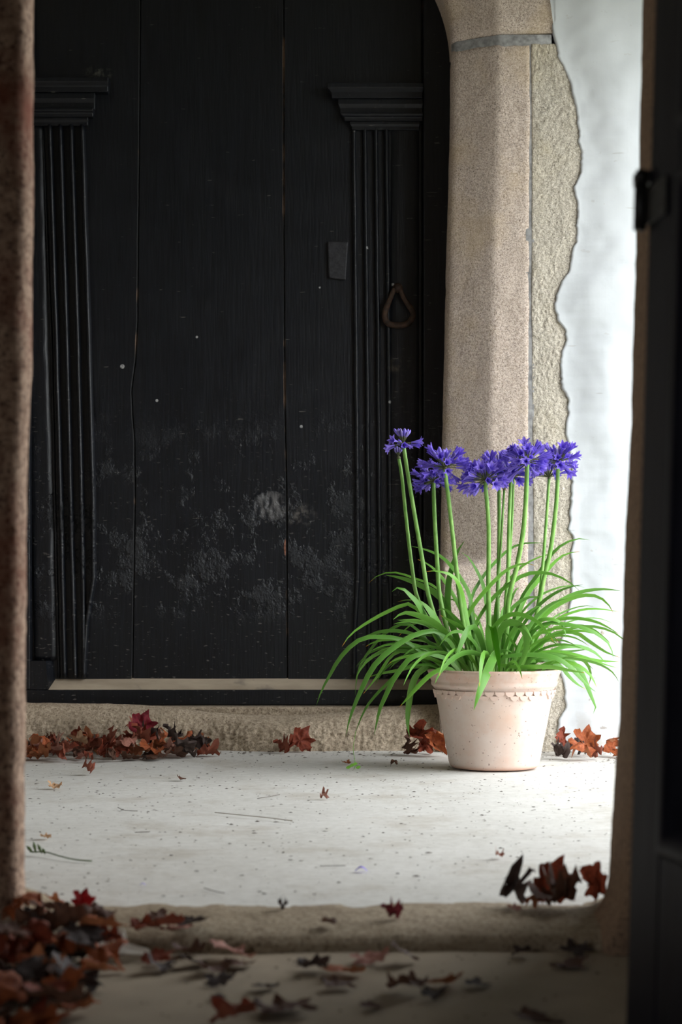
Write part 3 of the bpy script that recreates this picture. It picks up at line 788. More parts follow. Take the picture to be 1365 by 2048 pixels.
# leaves of the plant: crop, points tip -> base, width px, visible share, depth of the tip relative to the crown
LV = [
 (cA, [(275, 995), (320, 925), (400, 850), (560, 750), (700, 680), (830, 630), (900, 660), (950, 715), (1030, 830), (1130, 1010)], 11, .75, -.05),
 (cA, [(500, 455), (570, 395), (680, 360), (790, 375), (900, 415), (1000, 450), (1090, 500), (1160, 640)], 11, .5, .2),
 (cA, [(645, 385), (740, 400), (850, 430), (960, 480), (1060, 530), (1150, 620), (1200, 750)], 17, .85, .12),
 (cA, [(698, 528), (708, 505), (750, 493), (810, 510), (860, 560), (910, 610), (960, 690), (1040, 820)], 16, .75, -.12),
 (cA, [(750, 612), (840, 595), (920, 605), (1000, 650), (1080, 740)], 9, .6, .15),
 (cA, [(920, 590), (960, 620), (1000, 660), (1060, 740), (1120, 860)], 20, .8, -.08),
 (cA, [(712, 765), (760, 725), (820, 705), (900, 720), (1000, 755), (1080, 805), (1160, 880), (1220, 980)], 18, .8, -.16),
 (cC, [(388, 600), (398, 470), (425, 360), (480, 260), (545, 175), (620, 90), (700, 30), (790, -10), (870, 0), (930, 50), (980, 100), (1060, 220)], 11, .6, .08),
 (cC, [(55, 690), (100, 560), (160, 450), (230, 320), (310, 220), (400, 140), (500, 103), (600, 100), (700, 105), (820, 135), (900, 190), (1000, 260), (1090, 320)], 12, .8, -.1),
 (cC, [(475, 185), (540, 150), (640, 125), (760, 122), (830, 150), (930, 210), (1010, 260), (1100, 330)], 12, .7, -.02),
 (cC, [(310, 950), (340, 800), (400, 640), (450, 530), (520, 390), (600, 290), (720, 190), (840, 110), (940, 70), (1040, 48), (1130, 70), (1200, 150), (1260, 240)], 14, .85, -.22),
 (cC, [(455, 590), (560, 460), (620, 370), (690, 270), (770, 225), (850, 235), (950, 285), (1050, 340)], 12, .6, .02),
 (cC, [(388, 930), (430, 810), (490, 690), (570, 590), (680, 480), (760, 400), (850, 350), (950, 340), (1060, 350)], 11, .6, -.08),
 (cC, [(500, 445), (600, 415), (740, 390), (880, 358), (1000, 355), (1120, 363), (1230, 380)], 12, .65, .03),
 (cC, [(550, 940), (570, 840), (600, 710), (650, 600), (700, 490), (760, 400), (840, 300), (920, 253), (1010, 243), (1100, 265), (1200, 310)], 13, .85, -.2),
 (cC, [(852, 955), (835, 830), (845, 680), (870, 530), (910, 430), (960, 385), (1060, 350)], 16, .9, .0),
 (cC, [(765, 700), (830, 630), (920, 530), (1000, 450), (1080, 395), (1200, 372)], 12, .85, -.2),
 (cB, [(-37, 1110), (0, 1030), (80, 935), (170, 885), (250, 883), (320, 925), (350, 965)], 14, .8, -.24),
 (cB, [(90, 970), (130, 880), (170, 780), (200, 715), (225, 700), (260, 705), (300, 800), (330, 920)], 15, .9, -.2),
 (cC, [(385, 370), (440, 300), (520, 235), (640, 195), (760, 210), (880, 270)], 8, .5, .12),
 (cC, [(460, 585), (570, 455), (700, 315), (800, 265), (900, 275), (1010, 330)], 9, .5, .1),
 (cA, [(865, 138), (950, 155), (1050, 190), (1130, 230), (1200, 300), (1280, 400), (1350, 520), (1380, 640)], 13, .7, .1),
 (cA, [(920, 250), (990, 280), (1070, 340), (1140, 420), (1210, 530), (1260, 620), (1320, 760)], 12, .75, .15),
 (cA, [(990, 355), (1060, 348), (1130, 358), (1210, 385), (1265, 450), (1310, 580)], 11, .8, -.15),
 (cB, [(180, 78), (150, 115), (110, 200), (80, 300), (62, 400), (65, 600)], 17, .85, .1),
 (cB, [(155, 160), (210, 200), (260, 280), (300, 360), (322, 440), (345, 620)], 13, .7, .1),
 (cB, [(0, 610), (70, 650), (150, 700), (190, 760)], 15, .75, -.12),
 (cB, [(-20, 580), (30, 565), (90, 610), (150, 680), (200, 780)], 13, .75, -.1),
 (cB, [(1080, 72), (1000, 62), (920, 85), (830, 145), (760, 240), (690, 340), (600, 470), (540, 620), (500, 760)], 13, .7, .2),
 (cB, [(1010, 155), (930, 165), (860, 200), (790, 270), (720, 350), (640, 450), (570, 600)], 13, .75, .12),
 (cB, [(770, 95), (680, 92), (600, 97), (520, 125), (450, 180), (390, 240), (330, 310), (270, 400), (230, 480), (215, 620)], 11, .7, .15),
 (cB, [(860, 160), (780, 175), (690, 205), (600, 255), (520, 330), (450, 430), (400, 560)], 10, .6, .2),
 (cB, [(690, 258), (640, 238), (560, 250), (470, 295), (380, 380), (290, 480), (220, 580), (185, 700)], 13, .7, -.1),
 (cB, [(1000, 432), (940, 380), (860, 335), (780, 310), (690, 305), (600, 325), (500, 390), (400, 470), (320, 570), (260, 690)], 12, .75, -.05),
 (cB, [(1310, 440), (1200, 425), (1080, 432), (960, 462), (850, 520), (760, 585), (700, 650), (640, 750), (590, 870)], 13, .75, .1),
 (cB, [(1250, 598), (1220, 545), (1160, 490), (1080, 467), (980, 480), (880, 520), (780, 590), (700, 690), (600, 820)], 14, .7, -.02),
 (cB, [(1050, 415), (980, 400), (880, 407), (780, 440), (700, 485), (600, 580), (520, 710)], 9, .6, .2),
 (cB, [(1300, 590), (1180, 570), (1060, 567), (960, 590), (860, 630), (760, 700), (690, 790)], 10, .6, .12),
 (cB, [(1110, 548), (1020, 547), (900, 585), (800, 645), (700, 740)], 8, .6, .22),
 (cB, [(1270, 690), (1200, 650), (1110, 632), (1000, 640), (880, 680), (760, 760)], 7, .5, .2),
 (cB, [(1300, 755), (1220, 705), (1140, 665), (1050, 642), (950, 632), (850, 645), (760, 690), (680, 780)], 11, .7, .05),
 (cB, [(1250, 930), (1225, 830), (1150, 760), (1080, 720), (980, 690), (880, 672), (780, 668), (700, 705), (640, 780)], 12, .7, -.1),
 (cB, [(1240, 825), (1180, 770), (1100, 712), (1020, 687), (900, 692), (800, 720)], 10, .6, .05),
 (cB, [(1300, 918), (1200, 880), (1120, 830), (1060, 790), (1015, 755), (960, 735), (890, 732), (820, 748), (720, 805), (650, 870)], 12, .75, .0),
 (cB, [(1095, 850), (1020, 862), (920, 872), (800, 875), (680, 900)], 10, .6, .15),
 (cB, [(1300, 945), (1180, 942), (1060, 928), (960, 925), (880, 930), (740, 940), (600, 960)], 12, .7, .05),
 (cB, [(1290, 993), (1200, 970), (1120, 940), (1000, 900), (860, 872), (720, 877), (600, 910)], 10, .6, .0),
 (cB, [(1290, 1095), (1250, 1030), (1190, 985), (1110, 952), (1000, 930), (860, 930)], 10, .6, -.05),
 (cB, [(1050, 1026), (940, 1010), (820, 987), (700, 982), (560, 985), (440, 972), (390, 965)], 13, .75, -.21),
 (cB, [(1125, 1165), (1060, 1115), (990, 1040), (920, 970), (840, 922), (740, 900), (640, 895), (540, 900), (440, 930)], 13, .8, -.12),
 (cB, [(1050, 1145), (980, 1100), (920, 1040), (880, 990), (800, 950), (700, 940)], 12, .75, .02),
 (cB, [(1103, 1322), (1122, 1280), (1105, 1230), (1080, 1170), (1050, 1095), (1010, 1010), (960, 955), (890, 915), (780, 900), (660, 920)], 14, .85, -.02),
 (cB, [(1072, 1115), (1087, 1040), (1062, 965), (1010, 922), (930, 900), (820, 890), (700, 900)], 12, .75, .08),
 (cB, [(820, 805), (770, 730), (710, 665), (640, 625), (560, 603), (470, 622), (400, 690), (350, 780)], 13, .8, -.16),
 (cB, [(905, 780), (900, 720), (860, 660), (800, 640), (720, 650), (640, 720), (570, 830)], 12, .75, -.08),
 (cB, [(855, 805), (800, 750), (720, 700), (640, 690), (540, 740), (480, 840)], 13, .7, .05),
 (cB, [(548, 1027), (590, 940), (620, 860), (625, 770), (600, 705), (550, 670), (480, 670), (430, 740), (410, 850)], 18, .9, -.21),
 (cB, [(430, 1048), (424, 940), (405, 820), (388, 720), (372, 680), (358, 690), (352, 780), (365, 900)], 18, .9, -.2),
 (cB, [(245, 1295), (280, 1180), (330, 1050), (370, 955), (400, 893), (425, 880), (440, 910)], 20, .97, -.27),
 (cB, [(745, 548), (700, 552), (640, 592), (580, 650), (520, 760)], 13, .8, -.1),
 (cB, [(735, 482), (650, 482), (580, 512), (520, 565), (460, 660), (420, 800)], 13, .75, -.05),
 (cB, [(430, 730), (480, 745), (520, 800), (550, 870)], 8, .7, -.1),
 (cB, [(300, 640), (240, 760), (250, 880)], 8, .7, -.1),
 (cB, [(520, 880), (480, 865), (430, 880), (400, 930)], 12, .8, -.15),
 (cB, [(-60, 905), (20, 910), (90, 940), (180, 1000)], 11, .7, -.05),
]
for k, (cf, P, wpx, vis, dep) in enumerate(LV):
    P2 = [cf(*q) for q in P][::-1]           # base -> tip
    bx = 989+max(-62, min(62, (P2[0][0]-989)*.55)); 
    n = len(P2); L = [0]
    for a, b in zip(P2, P2[1:]): L.append(L[-1]+math.hypot(a[0]-b[0], a[1]-b[1]))
    d0 = math.copysign(min(abs(dep)*.35, .07), dep)+random.uniform(-.03, .03)
    pts = [W(bx, 1368, PYD+d0)]
    if P2[0][1] < 1300: pts.append(W(lerp(bx, P2[0][0], .45), lerp(1368, P2[0][1], .5), PYD+d0))
    for (x, y), l in zip(P2, L):
        t = l/L[-1]; Y = PYD+d0+(dep-d0)*math.sin(min(1, t*1.15)*math.pi/2)
        pts.append(W(x, y, Y))
    ribbon(pts, wpx*PYD/F*.88, vis, root, flip=random.choice((-1, 1)))
# inner and rear leaves of the clump
for k in range(58):
    a = random.uniform(0, 2*math.pi); dr = Vector((math.cos(a), math.sin(a)*.75, 0))
    if dr.y < -.3 and random.random() < .55: dr.y *= -1
    b = Vector((PXC, PYD, .265))+dr*random.uniform(.02, .09)
    Ln = random.uniform(.26, .46); el = random.uniform(.75, 1.35); pts = [b]; ang = el
    bend = random.uniform(.9, 1.7); 
    for i in range(1, 9):
        ang = el-bend*(i/8)**1.6*1.2
        pts.append(pts[-1]+(dr*math.cos(ang)+Vector((0, 0, math.sin(ang))))*Ln/8)
    if max(p.y for p in pts) > 5.76: 
        pts = [Vector((p.x, min(p.y, 5.70+.02*random.random()), p.z)) for p in pts]
    ribbon(pts, random.uniform(.012, .017), random.uniform(.5, .85), root, seg=14, flip=random.choice((-1, 1)))

# flower stems
def mat_stem():
    m = M('flower_stem'); n = m.noise(90, 3, .5, m.map((1, 1, .3)))
    c = m.ramp(n, .35, .7, srgb(104, 156, 66), srgb(142, 188, 98))
    return m.fin(c, .45, None, .4)
STEM = mat_stem()
def mat_petal():
    m = M('violet_petal'); uv = m.sep(m.tc.outputs['UV']); inf = m.n('ShaderNodeObjectInfo')
    c = m.mix(inf.outputs['Random'], srgb(112, 84, 214), srgb(158, 136, 240))
    mid = m.math('SUBTRACT', 1.0, m.n_clip(m.math('ABSOLUTE', m.math('SUBTRACT', uv[0], .5)), .04, .16))
    c = m.mix(m.math('MULTIPLY', mid, .55), c, srgb(60, 40, 150))
    ed = m.n_clip(m.math('ABSOLUTE', m.math('SUBTRACT', uv[0], .5)), .33, .5)
    c = m.mix(m.math('MULTIPLY', ed, .5), c, srgb(168, 156, 236))
    m.fin(c, .5, None, .3)
    tr = m.n('ShaderNodeBsdfTranslucent'); m.set(tr.inputs[0], c)
    mx = m.n('ShaderNodeMixShader'); mx.inputs[0].default_value = .3
    m.t.links.new(m.b.outputs[0], mx.inputs[1]); m.t.links.new(tr.outputs[0], mx.inputs[2]); m.t.links.new(mx.outputs[0], m.out.inputs[0])
    return m.m
PETAL = mat_petal()
BUDM = mat_plain('grey_violet_bud', srgb(150, 136, 204), .5, .2, 40)
PED = mat_plain('pedicel_green', srgb(98, 104, 70), .5, .15, 40)
SHEATH = mat_plain('papery_bud_sheath', srgb(128, 118, 104), .7, .15, 60)
def floret_mesh(name, openness, seed, ped=.028, ln=.034):
    rnd = random.Random(seed); mb = MB(); uv = []
    mb.tube([(0, 0, 0), (.001, 0, ped*.5), (0, 0, ped)], [.0010, .0010, .0014], 5, False, 1); uv += [(.5, .5)]*len(mb.v)
    for k in range(6):
        a0 = math.pi*k/3+rnd.uniform(-.12, .12); op = openness*rnd.uniform(.8, 1.2); wd = (.0085 if k % 2 else .0072)
        ex, ey = Vector((math.cos(a0), math.sin(a0), 0)), Vector((-math.sin(a0), math.cos(a0), 0))
        V = []; n = 5; p = Vector((0, 0, ped))+ex*.0012; ang = .10
        for i in range(n+1):
            s = i/n; w_ = wd*(.32+1.25*s-.2*s*s)*.5*(1 if s < .7 else max(.12, 1-((s-.7)/.3)**1.8))
            nr = ex*math.cos(ang)-Vector((0, 0, 1))*math.sin(ang)
            V += [p-ey*w_-nr*.0006, p+nr*.0009*(1-s), p+ey*w_-nr*.0006]; uv += [(0, s), (.5, s), (1, s)]
            ang = .12+op*smooth(.25, 1, s)
            p = p+(ex*math.sin(ang)+Vector((0, 0, math.cos(ang))))*ln/n
        mb.add(V, [q for i in range(n) for q in ((3*i, 3*i+1, 3*i+4, 3*i+3), (3*i+1, 3*i+2, 3*i+5, 3*i+4))], 0)
    me = bpy.data.meshes.new(name); me.from_pydata([tuple(v) for v in mb.v], [], mb.f)
    me.materials.append(PETAL); me.materials.append(PED); me.polygons.foreach_set('material_index', mb.m); me.polygons.foreach_set('use_smooth', [True]*len(mb.f))
    ul = me.uv_layers.new(name='uv')
    for l in me.loops: ul.data[l.index].uv = uv[l.vertex_index]
    return me
def bud_mesh(name, ped=.022, ln=.022, r=.0040, mat=None):
    mb = MB(); mb.tube([(0, 0, 0), (.001, 0, ped*.5), (0, 0, ped)], [.0009, .0009, .0014], 5, False, 1)
    mb.tube([(0, 0, ped+ln*t) for t in (0, .2, .45, .7, .88, 1)], [.0016, .0024, .0034*r/.004, r, r*.75, .0006], 7, True, 0)
    me = bpy.data.meshes.new(name); me.from_pydata([tuple(v) for v in mb.v], [], mb.f)
    me.materials.append(mat or BUDM); me.materials.append(PED); me.polygons.foreach_set('material_index', mb.m); me.polygons.foreach_set('use_smooth', [True]*len(mb.f))
    return me
OPENF = [floret_mesh('floret_open', 1.05, 1), floret_mesh('floret_wide', 1.35, 2), floret_mesh('floret_half', .55, 3, .030, .036), floret_mesh('floret_closing', .3, 4, .030, .034)]
BUDS = [bud_mesh('bud_slim'), bud_mesh('bud_violet', .026, .026, .0044, PETAL)]
cD = lambda u, v: (740+u/2.73, 820+v/2.73)
# stem points head -> base, thickness px, head kind, depth offset, flower count, bud count, umbel scale
ST = [
 ([(158, 262), (175, 360), (200, 600), (230, 850), (262, 1030)], 8, .03, 0, 18, .80, 'tight'),
 ([(184, 188), (205, 330), (250, 600), (290, 830), (325, 1030)], 9, -.02, 9, 16, 1.05, 'top'),
 ([(348, 392), (355, 600), (370, 850), (385, 1030)], 9.5, .06, 34, 3, 1.2, 'full'),
 ([(409, 318), (430, 480), (455, 700), (475, 880), (492, 1030)], 9.5, -.07, 30, 14, 1.25, 'full'),
 ([(630, 388), (648, 600), (650, 800), (648, 950)], 9.5, -.05, 36, 9, 1.35, 'full'),
 ([(704, 320), (708, 600), (705, 850), (700, 1000)], 9, .12, 36, 8, 1.25, 'full'),
 ([(735, 432), (725, 600), (712, 800), (700, 920)], 5.5, .09, 0, 0, .9, 'sheath'),
 ([(772, 365), (762, 600), (755, 900), (745, 1030)], 8.5, .05, 32, 3, 1.2, 'full'),
 ([(860, 288), (855, 450), (840, 650), (805, 850), (760, 1030)], 10.5, -.08, 38, 12, 1.35, 'full'),
 ([(980, 372), (965, 600), (945, 850), (925, 1030)], 7, .10, 26, 2, 1.25, 'up'),
 ([(1030, 290), (1020, 500), (990, 750), (950, 930), (930, 1030)], 9.5, .02, 32, 14, 1.3, 'full'),
 ([(787, 362), (778, 600), (766, 800), (752, 1000)], 5.5, .07, 0, 0, 1.0, 'sheath'),
]
rf = random.Random(5); nfl = 0
for k, (P, wpx, dep, nf_, nb_, sc, kind) in enumerate(ST):
    P2 = [cD(*q) for q in P]; xe = P2[-1][0]; bx = 989+max(-70, min(70, (xe-989)*.62))
    pts = [W(x, y, PYD+dep*(1-.5*i/len(P2))) for i, (x, y) in enumerate(P2)]+[W(lerp(xe, bx, .5), 1285, PYD+dep*.4), W(bx, 1366, PYD+dep*.3)]
    pts = catmull(pts, 26); R = wpx*PYD/F*.5
    mb = MB(); mb.tube([p-RL for p in pts], [R*(.86+.2*i/26) for i in range(27)], 10)
    so = mb.build('flower_stem', STEM, root, True)
    top = pts[0]-RL; ax = (pts[0]-pts[2]).normalized()
    # knob where the flower stalks spring
    if kind == 'sheath':
        mb = MB(); mb.tube([top+ax*t for t in (-.004, .002, .010, .018, .026)], [R*.9, R*1.5, R*1.8, R*1.0, .0006], 9)
        mb.build('closed_bud', SHEATH, so, True); continue
    mb = MB(); mb.tube([top+ax*t for t in (-.004, .0, .004, .007)], [R*.86, R*1.05, R*.95, R*.4], 9); mb.build('receptacle', PED, so, True)
    def place(me, name, dirv, scl):
        o = link(name, me, so); z = dirv.normalized(); x = z.orthogonal().normalized(); x.rotate(Matrix.Rotation(rf.uniform(0, 6.28), 3, z)); y = z.cross(x)
        m3 = Matrix((x, y, z)).transposed().to_4x4(); o.matrix_local = Matrix.Translation(top+ax*.003)@m3@Matrix.Scale(scl, 4)
    tot = nf_
    for i in range(nf_):
        u = (i+.5)/tot
        if kind == 'top': pol = math.radians(lerp(70, 108, rf.random()))
        elif kind == 'up': pol = math.radians(lerp(15, 85, u))
        else: pol = math.radians(lerp(30, 116, u**.8)+rf.uniform(-16, 16))
        az = i*2.39996+rf.uniform(-.25, .25)
        d = Vector((math.sin(pol)*math.cos(az), math.sin(pol)*math.sin(az), math.cos(pol)))
        place(OPENF[rf.choice((0, 0, 1, 2, 2, 3))], 'floret', d, sc*rf.uniform(.72, 1.12)); nfl += 1
    for i in range(nb_):
        pol = math.radians(({'tight': 34, 'top': 34}.get(kind, 46))*math.sqrt((i+.5)/max(1, nb_))); az = i*2.39996+.7
        d = Vector((math.sin(pol)*math.cos(az), math.sin(pol)*math.sin(az), math.cos(pol)))
        place(BUDS[0 if rf.random() < .7 else 1], 'flower_bud', d, sc*rf.uniform(.8, 1.05)*(.9 if kind == 'tight' else 1))
    if k == 4:
        for d in (Vector((-.55, -.3, -.75)), Vector((.5, -.4, -.35))): place(BUDS[1], 'flower_bud', d, 1.25)

# ------------------------------------------------------------------ fallen leaves
def mat_fall(name, a, b, under):
    m = M(name); n = m.noise(14, 5, .65); inf = m.n('ShaderNodeObjectInfo')
    co = m.map((1, 1, 1)); n2 = m.noise(55, 4, .6)
    c = m.ramp(n, .32, .68, a, b)
    c = m.mix(m.math('MULTIPLY', m.ramp(n2, .5, .7), .4), c, tuple(x*.35 for x in a[:3])+(1,))
    geo = m.n('ShaderNodeNewGeometry'); c = m.mix(m.math('MULTIPLY', geo.outputs['Backfacing'], .6), c, under)
    m.fin(c, .6, m.bump(n2, .5, .004), .35)
    tr = m.n('ShaderNodeBsdfTranslucent'); m.set(tr.inputs[0], c)
    mx = m.n('ShaderNodeMixShader'); mx.inputs[0].default_value = .15
    m.t.links.new(m.b.outputs[0], mx.inputs[1]); m.t.links.new(tr.outputs[0], mx.inputs[2]); m.t.links.new(mx.outputs[0], m.out.inputs[0])
    return m.m
FM = dict(
 orange=mat_fall('orange_brown_leaf', srgb(132, 62, 34), srgb(186, 102, 56), srgb(176, 120, 84)),
 russet=mat_fall('russet_leaf', srgb(112, 46, 32), srgb(152, 72, 46), srgb(140, 84, 66)),
 brown=mat_fall('dark_brown_leaf', srgb(66, 40, 30), srgb(108, 68, 48), srgb(104, 76, 62)),
 tan=mat_fall('tan_leaf', srgb(176, 132, 96), srgb(212, 174, 134), srgb(206, 176, 146)),
 crimson=mat_fall('crimson_leaf', srgb(96, 20, 34), srgb(146, 34, 48), srgb(130, 60, 64)),
 red=mat_fall('red_leaf', srgb(150, 16, 22), srgb(188, 28, 30), srgb(150, 50, 44)),
 black=mat_fall('blackened_leaf', srgb(44, 34, 32), srgb(74, 56, 50), srgb(80, 66, 60)),
 pink=mat_fall('dull_pink_leaf', srgb(150, 96, 84), srgb(182, 126, 108), srgb(180, 136, 120)))
LOBES = [(90, .42, 26), (36, .36, 24), (144, .36, 24), (-16, .22, 22), (196, .22, 22)]
def maple(name, seed, curl, fold, crump):
    rnd = random.Random(seed); nA, nR = 44, 4
    asym = [rnd.uniform(.75, 1.15) for _ in LOBES]
    def outline(a):
        deg = math.degrees(a); r = .58
        for (c, h, w_), q in zip(LOBES, asym):
            d = abs((deg-c+180) % 360-180); r = max(r, .58+h*q*max(0, 1-d/w_)**.9)
        if abs((deg+90+180) % 360-180) < 26: r *= .62
        return r*(1+.09*(abs(((deg*.09+seed) % 1)-.5)*4-1))
    dirc = rnd.uniform(0, 6.28); ca, sa = math.cos(dirc), math.sin(dirc)
    def shape(x, y):
        r = math.hypot(x, y); an = math.atan2(y, x)
        z = fold*abs(x)*.8+curl*.35*r*r*(.6+.6*math.sin(2*an+seed)+.3*math.sin(5*an+seed*2))
        z += crump*.7*fbm(x*2.2+seed, y*2.2, seed*1.7, 4)*(.35+r)
        u = x*ca+y*sa; v = -x*sa+y*ca; k = curl*1.7
        uu = math.sin(u*k)/k; z += (1-math.cos(u*k))/k
        p = Vector((uu*ca-v*sa, uu*sa+v*ca, z))
        return p+crump*.26*Vector((nz(x*2.7, y*2.7, seed), nz(x*2.7+9, y*2.7, seed), nz(x*3.1, y*3.1+7, seed)))
    V = [shape(0, 0)]
    for j in range(1, nR+1):
        for i in range(nA):
            a = 2*math.pi*i/nA; r = outline(a)*(j/nR)**.9; V.append(shape(r*math.cos(a), r*math.sin(a)))
    Fc = [(0, 1+i, 1+(i+1) % nA) for i in range(nA)]
    for j in range(nR-1):
        for i in range(nA): Fc.append((1+j*nA+i, 1+(j+1)*nA+i, 1+(j+1)*nA+(i+1) % nA, 1+j*nA+(i+1) % nA))
    mb = MB(); mb.add(V, Fc)
    if seed % 3 == 1: mb.tube([shape(0, -.02), shape(0, -.3), shape(.03, -.5)+Vector((0, 0, .02)), shape(.06, -.68)+Vector((0, 0, .04))], [.014, .012, .010, .013], 5)
    me = bpy.data.meshes.new(name); me.from_pydata([tuple(v*.55) for v in mb.v], [], mb.f); me.materials.append(FM['brown'])
    me.polygons.foreach_set('use_smooth', [True]*len(mb.f)); me.update(); return me
MP = [maple('maple_leaf', s, c, f, q) for s, c, f, q in ((1, .9, .35, .6), (2, -1.1, .2, .7), (3, 1.4, .5, .9), (4, .4, .15, .5), (5, -.6, -.5, .9), (6, 1.6, .2, 1.0), (7, .25, .4, .4), (8, 1.2, -.4, .9), (9, 2.0, .1, 1.0), (10, .15, .1, .5))]
rl = random.Random(21)
CW = dict(orange='orange brown', russet='russet', brown='dark brown', tan='pale tan', black='blackened', pink='dull pink', crimson='crimson', red='red')
PLACED = []      # (bvh, lo, hi) of everything already lying on the floor
def remember(vs, polys):
    lo = Vector([min(v[k] for v in vs) for k in range(3)]); hi = Vector([max(v[k] for v in vs) for k in range(3)])
    PLACED.append((BVHTree.FromPolygons(vs, polys), lo, hi))
MPOLY = [[tuple(p.vertices) for p in me.polygons] for me in MP]
MVERT = [[v.co.copy() for v in me.vertices] for me in MP]
js = random.Random(99)
def drop(var, mat, x, y, size, z=0.0, rot=None, label=None, group=None, name='maple_leaf', flat=1.0):
    """lay a leaf down: it settles at the lowest height where it passes through nothing already there"""
    var %= len(MP); heap = group is not None
    if rot is None: rot = (rl.uniform(-.3, .3), rl.uniform(-.3, .3), rl.uniform(0, 6.28))
    z0 = -.029 if y < 2.765 else .004
    best = None
    for c in range(26):
        jx = 0 if c == 0 else js.uniform(-1, 1)*(.045 if heap else .022)
        jy = 0 if c == 0 else js.uniform(-1, 1)*(.030 if heap else .022)
        if y < 2.765 and y+jy > 2.74: jy = 0
        r = rot if c == 0 else ((rot[0]+js.uniform(-.25, .25), rot[1]+js.uniform(-.25, .25), js.uniform(0, 6.28)) if heap else (rot[0]+js.uniform(-.1, .1), rot[1]+js.uniform(-.15, .15), rot[2]+js.uniform(-.3, .3)))
        mm = Euler(r).to_matrix()@Matrix.Diagonal((size, size, size*flat))
        vs = [mm@v for v in MVERT[var]]; lo = min(v.z for v in vs)
        vs = [v+Vector((x+jx, y+jy, z0-lo)) for v in vs]
        bx0, bx1 = min(v.x for v in vs), max(v.x for v in vs); by0, by1 = min(v.y for v in vs), max(v.y for v in vs); hz = max(v.z for v in vs)-z0
        near = [p for p in PLACED if p[1].x < bx1 and p[2].x > bx0 and p[1].y < by1 and p[2].y > by0]
        up_ = 0.0
        while up_ < .075:
            if best and up_ >= best[0]: break
            zb = z0+up_; nb = [p for p in near if p[1].z < zb+hz and p[2].z > zb]
            if not nb: break
            t = BVHTree.FromPolygons([v+Vector((0, 0, up_)) for v in vs], MPOLY[var])
            if not any(t.overlap(p[0]) for p in nb): break
            up_ += .004
        if best is None or up_ < best[0]: best = (up_, r, Vector((x+jx, y+jy, z0-lo+up_)), [v+Vector((0, 0, up_)) for v in vs])
        if best[0] <= .004: break
    if best[0] >= .075: return None
    o = link(name, MP[var]); o.material_slots[0].link = 'OBJECT'; o.material_slots[0].material = FM[mat]
    o.rotation_euler = best[1]; o.scale = (size, size, size*flat); o.location = best[2]
    remember(best[3], MPOLY[var])
    return tag(o, label, 'leaf', group)
def drop_px(var, mat, px, py, wpx, zf=0, **k):
    """leaf whose foot stands on the floor at the pixel (px,py); wpx = size in pixels"""
    Y = FY(py, zf); return drop(var, mat, PX(px, Y), Y, wpx*Y/F, zf, **k)
PAPER = mat_plain('white_bark', srgb(240, 236, 228), .8, .03, 20)
_t = PAPER.node_tree; _tr = _t.nodes.new('ShaderNodeBsdfTranslucent'); _tr.inputs[0].default_value = srgb(240, 236, 228); _mx = _t.nodes.new('ShaderNodeMixShader'); _mx.inputs[0].default_value = .45
_t.links.new(_t.nodes['Principled BSDF'].outputs[0], _mx.inputs[1]); _t.links.new(_tr.outputs[0], _mx.inputs[2]); _t.links.new(_mx.outputs[0], _t.nodes['Material Output'].inputs[0])
Y0 = FY(1892, .0); c = Vector((PX(234, 2.715), 2.715, -.022))
mb = MB()
out = [(-.055, .02, .020), (-.035, .012, .012), (-.012, .015, .008), (-.004, .022, .024), (.008, .024, .026), (.016, .012, .010), (.05, .0, .006), (.056, -.010, .001), (.02, -.018, .004), (-.02, -.018, .004), (-.045, -.006, .008)]
nO = len(out); V = [Vector((0, 0, .012))]+[Vector((p[0], p[1]*1.3, p[2]*1.25)) for p in out]; V += [v-Vector((0, 0, .002)) for v in V]
Fc = [(0, 1+i, 1+(i+1) % nO) for i in range(nO)]+[(nO+1, nO+2+(i+1) % nO, nO+2+i) for i in range(nO)]+[(1+i, nO+2+i, nO+2+(i+1) % nO, 1+(i+1) % nO) for i in range(nO)]
mb.add([v+c for v in V], Fc); o = mb.build('bark_scrap', PAPER); tag(o, 'white curled scrap of bark lying beside the leaf heap on the threshold', 'scrap')
remember([v+c for v in V], Fc)
# drift along the step
up = lambda tilt_, yaw, roll=0: (math.pi/2+tilt_, roll, yaw)
drop(7, 'russet', PX(162, 5.83), 5.83, .095, .035, rot=up(-.3, -.2, .9), label='rust red leaf propped upright in the drift against the step')
drop(4, 'orange', PX(325, 5.80), 5.80, .095, .015, rot=up(-.4, .9, 2.2), label='orange brown leaf on edge beside the crimson one')
drop(9, 'orange', PX(355, 5.73), 5.72, .115, .004, rot=(.45, -.1, .4), label='spread orange maple leaf at the end of the step drift')
drop(2, 'black', PX(392, 5.80), 5.80, .085, .002, rot=(.7, .3, 2), label='blackened curled leaf ending the step drift')
# lone leaf in the middle of the step
drop(3, 'russet', PX(600, 5.83), 5.83, .115, .0, rot=up(-.25, .25, .6), label='dull red maple leaf standing alone against the middle of the step')
drop(8, 'russet', PX(568, 5.78), 5.78, .085, .0, rot=(.3, .2, 1.1), label='small rolled russet leaf lying under the lone dull red one')
# behind the pot, left
drop(2, 'orange', PX(868, 5.70), 5.70, .115, .0, rot=up(-.5, .2, 2.6), label='crumpled orange leaf touching the side of the pot')
drop(5, 'russet', PX(838, 5.72), 5.72, .11, .0, rot=up(-.35, .5, .3), label='crumpled russet leaf between the pot and the step')
drop(8, 'brown', PX(812, 5.74), 5.74, .085, .0, rot=(1.1, .4, 1.0), label='rolled brown leaf at the end of the clump by the pot')
drop(0, 'russet', PX(850, 5.80), 5.80, .10, .02, rot=up(-.2, -.6, 1.4), label='russet leaf leaning on the step behind the pot')
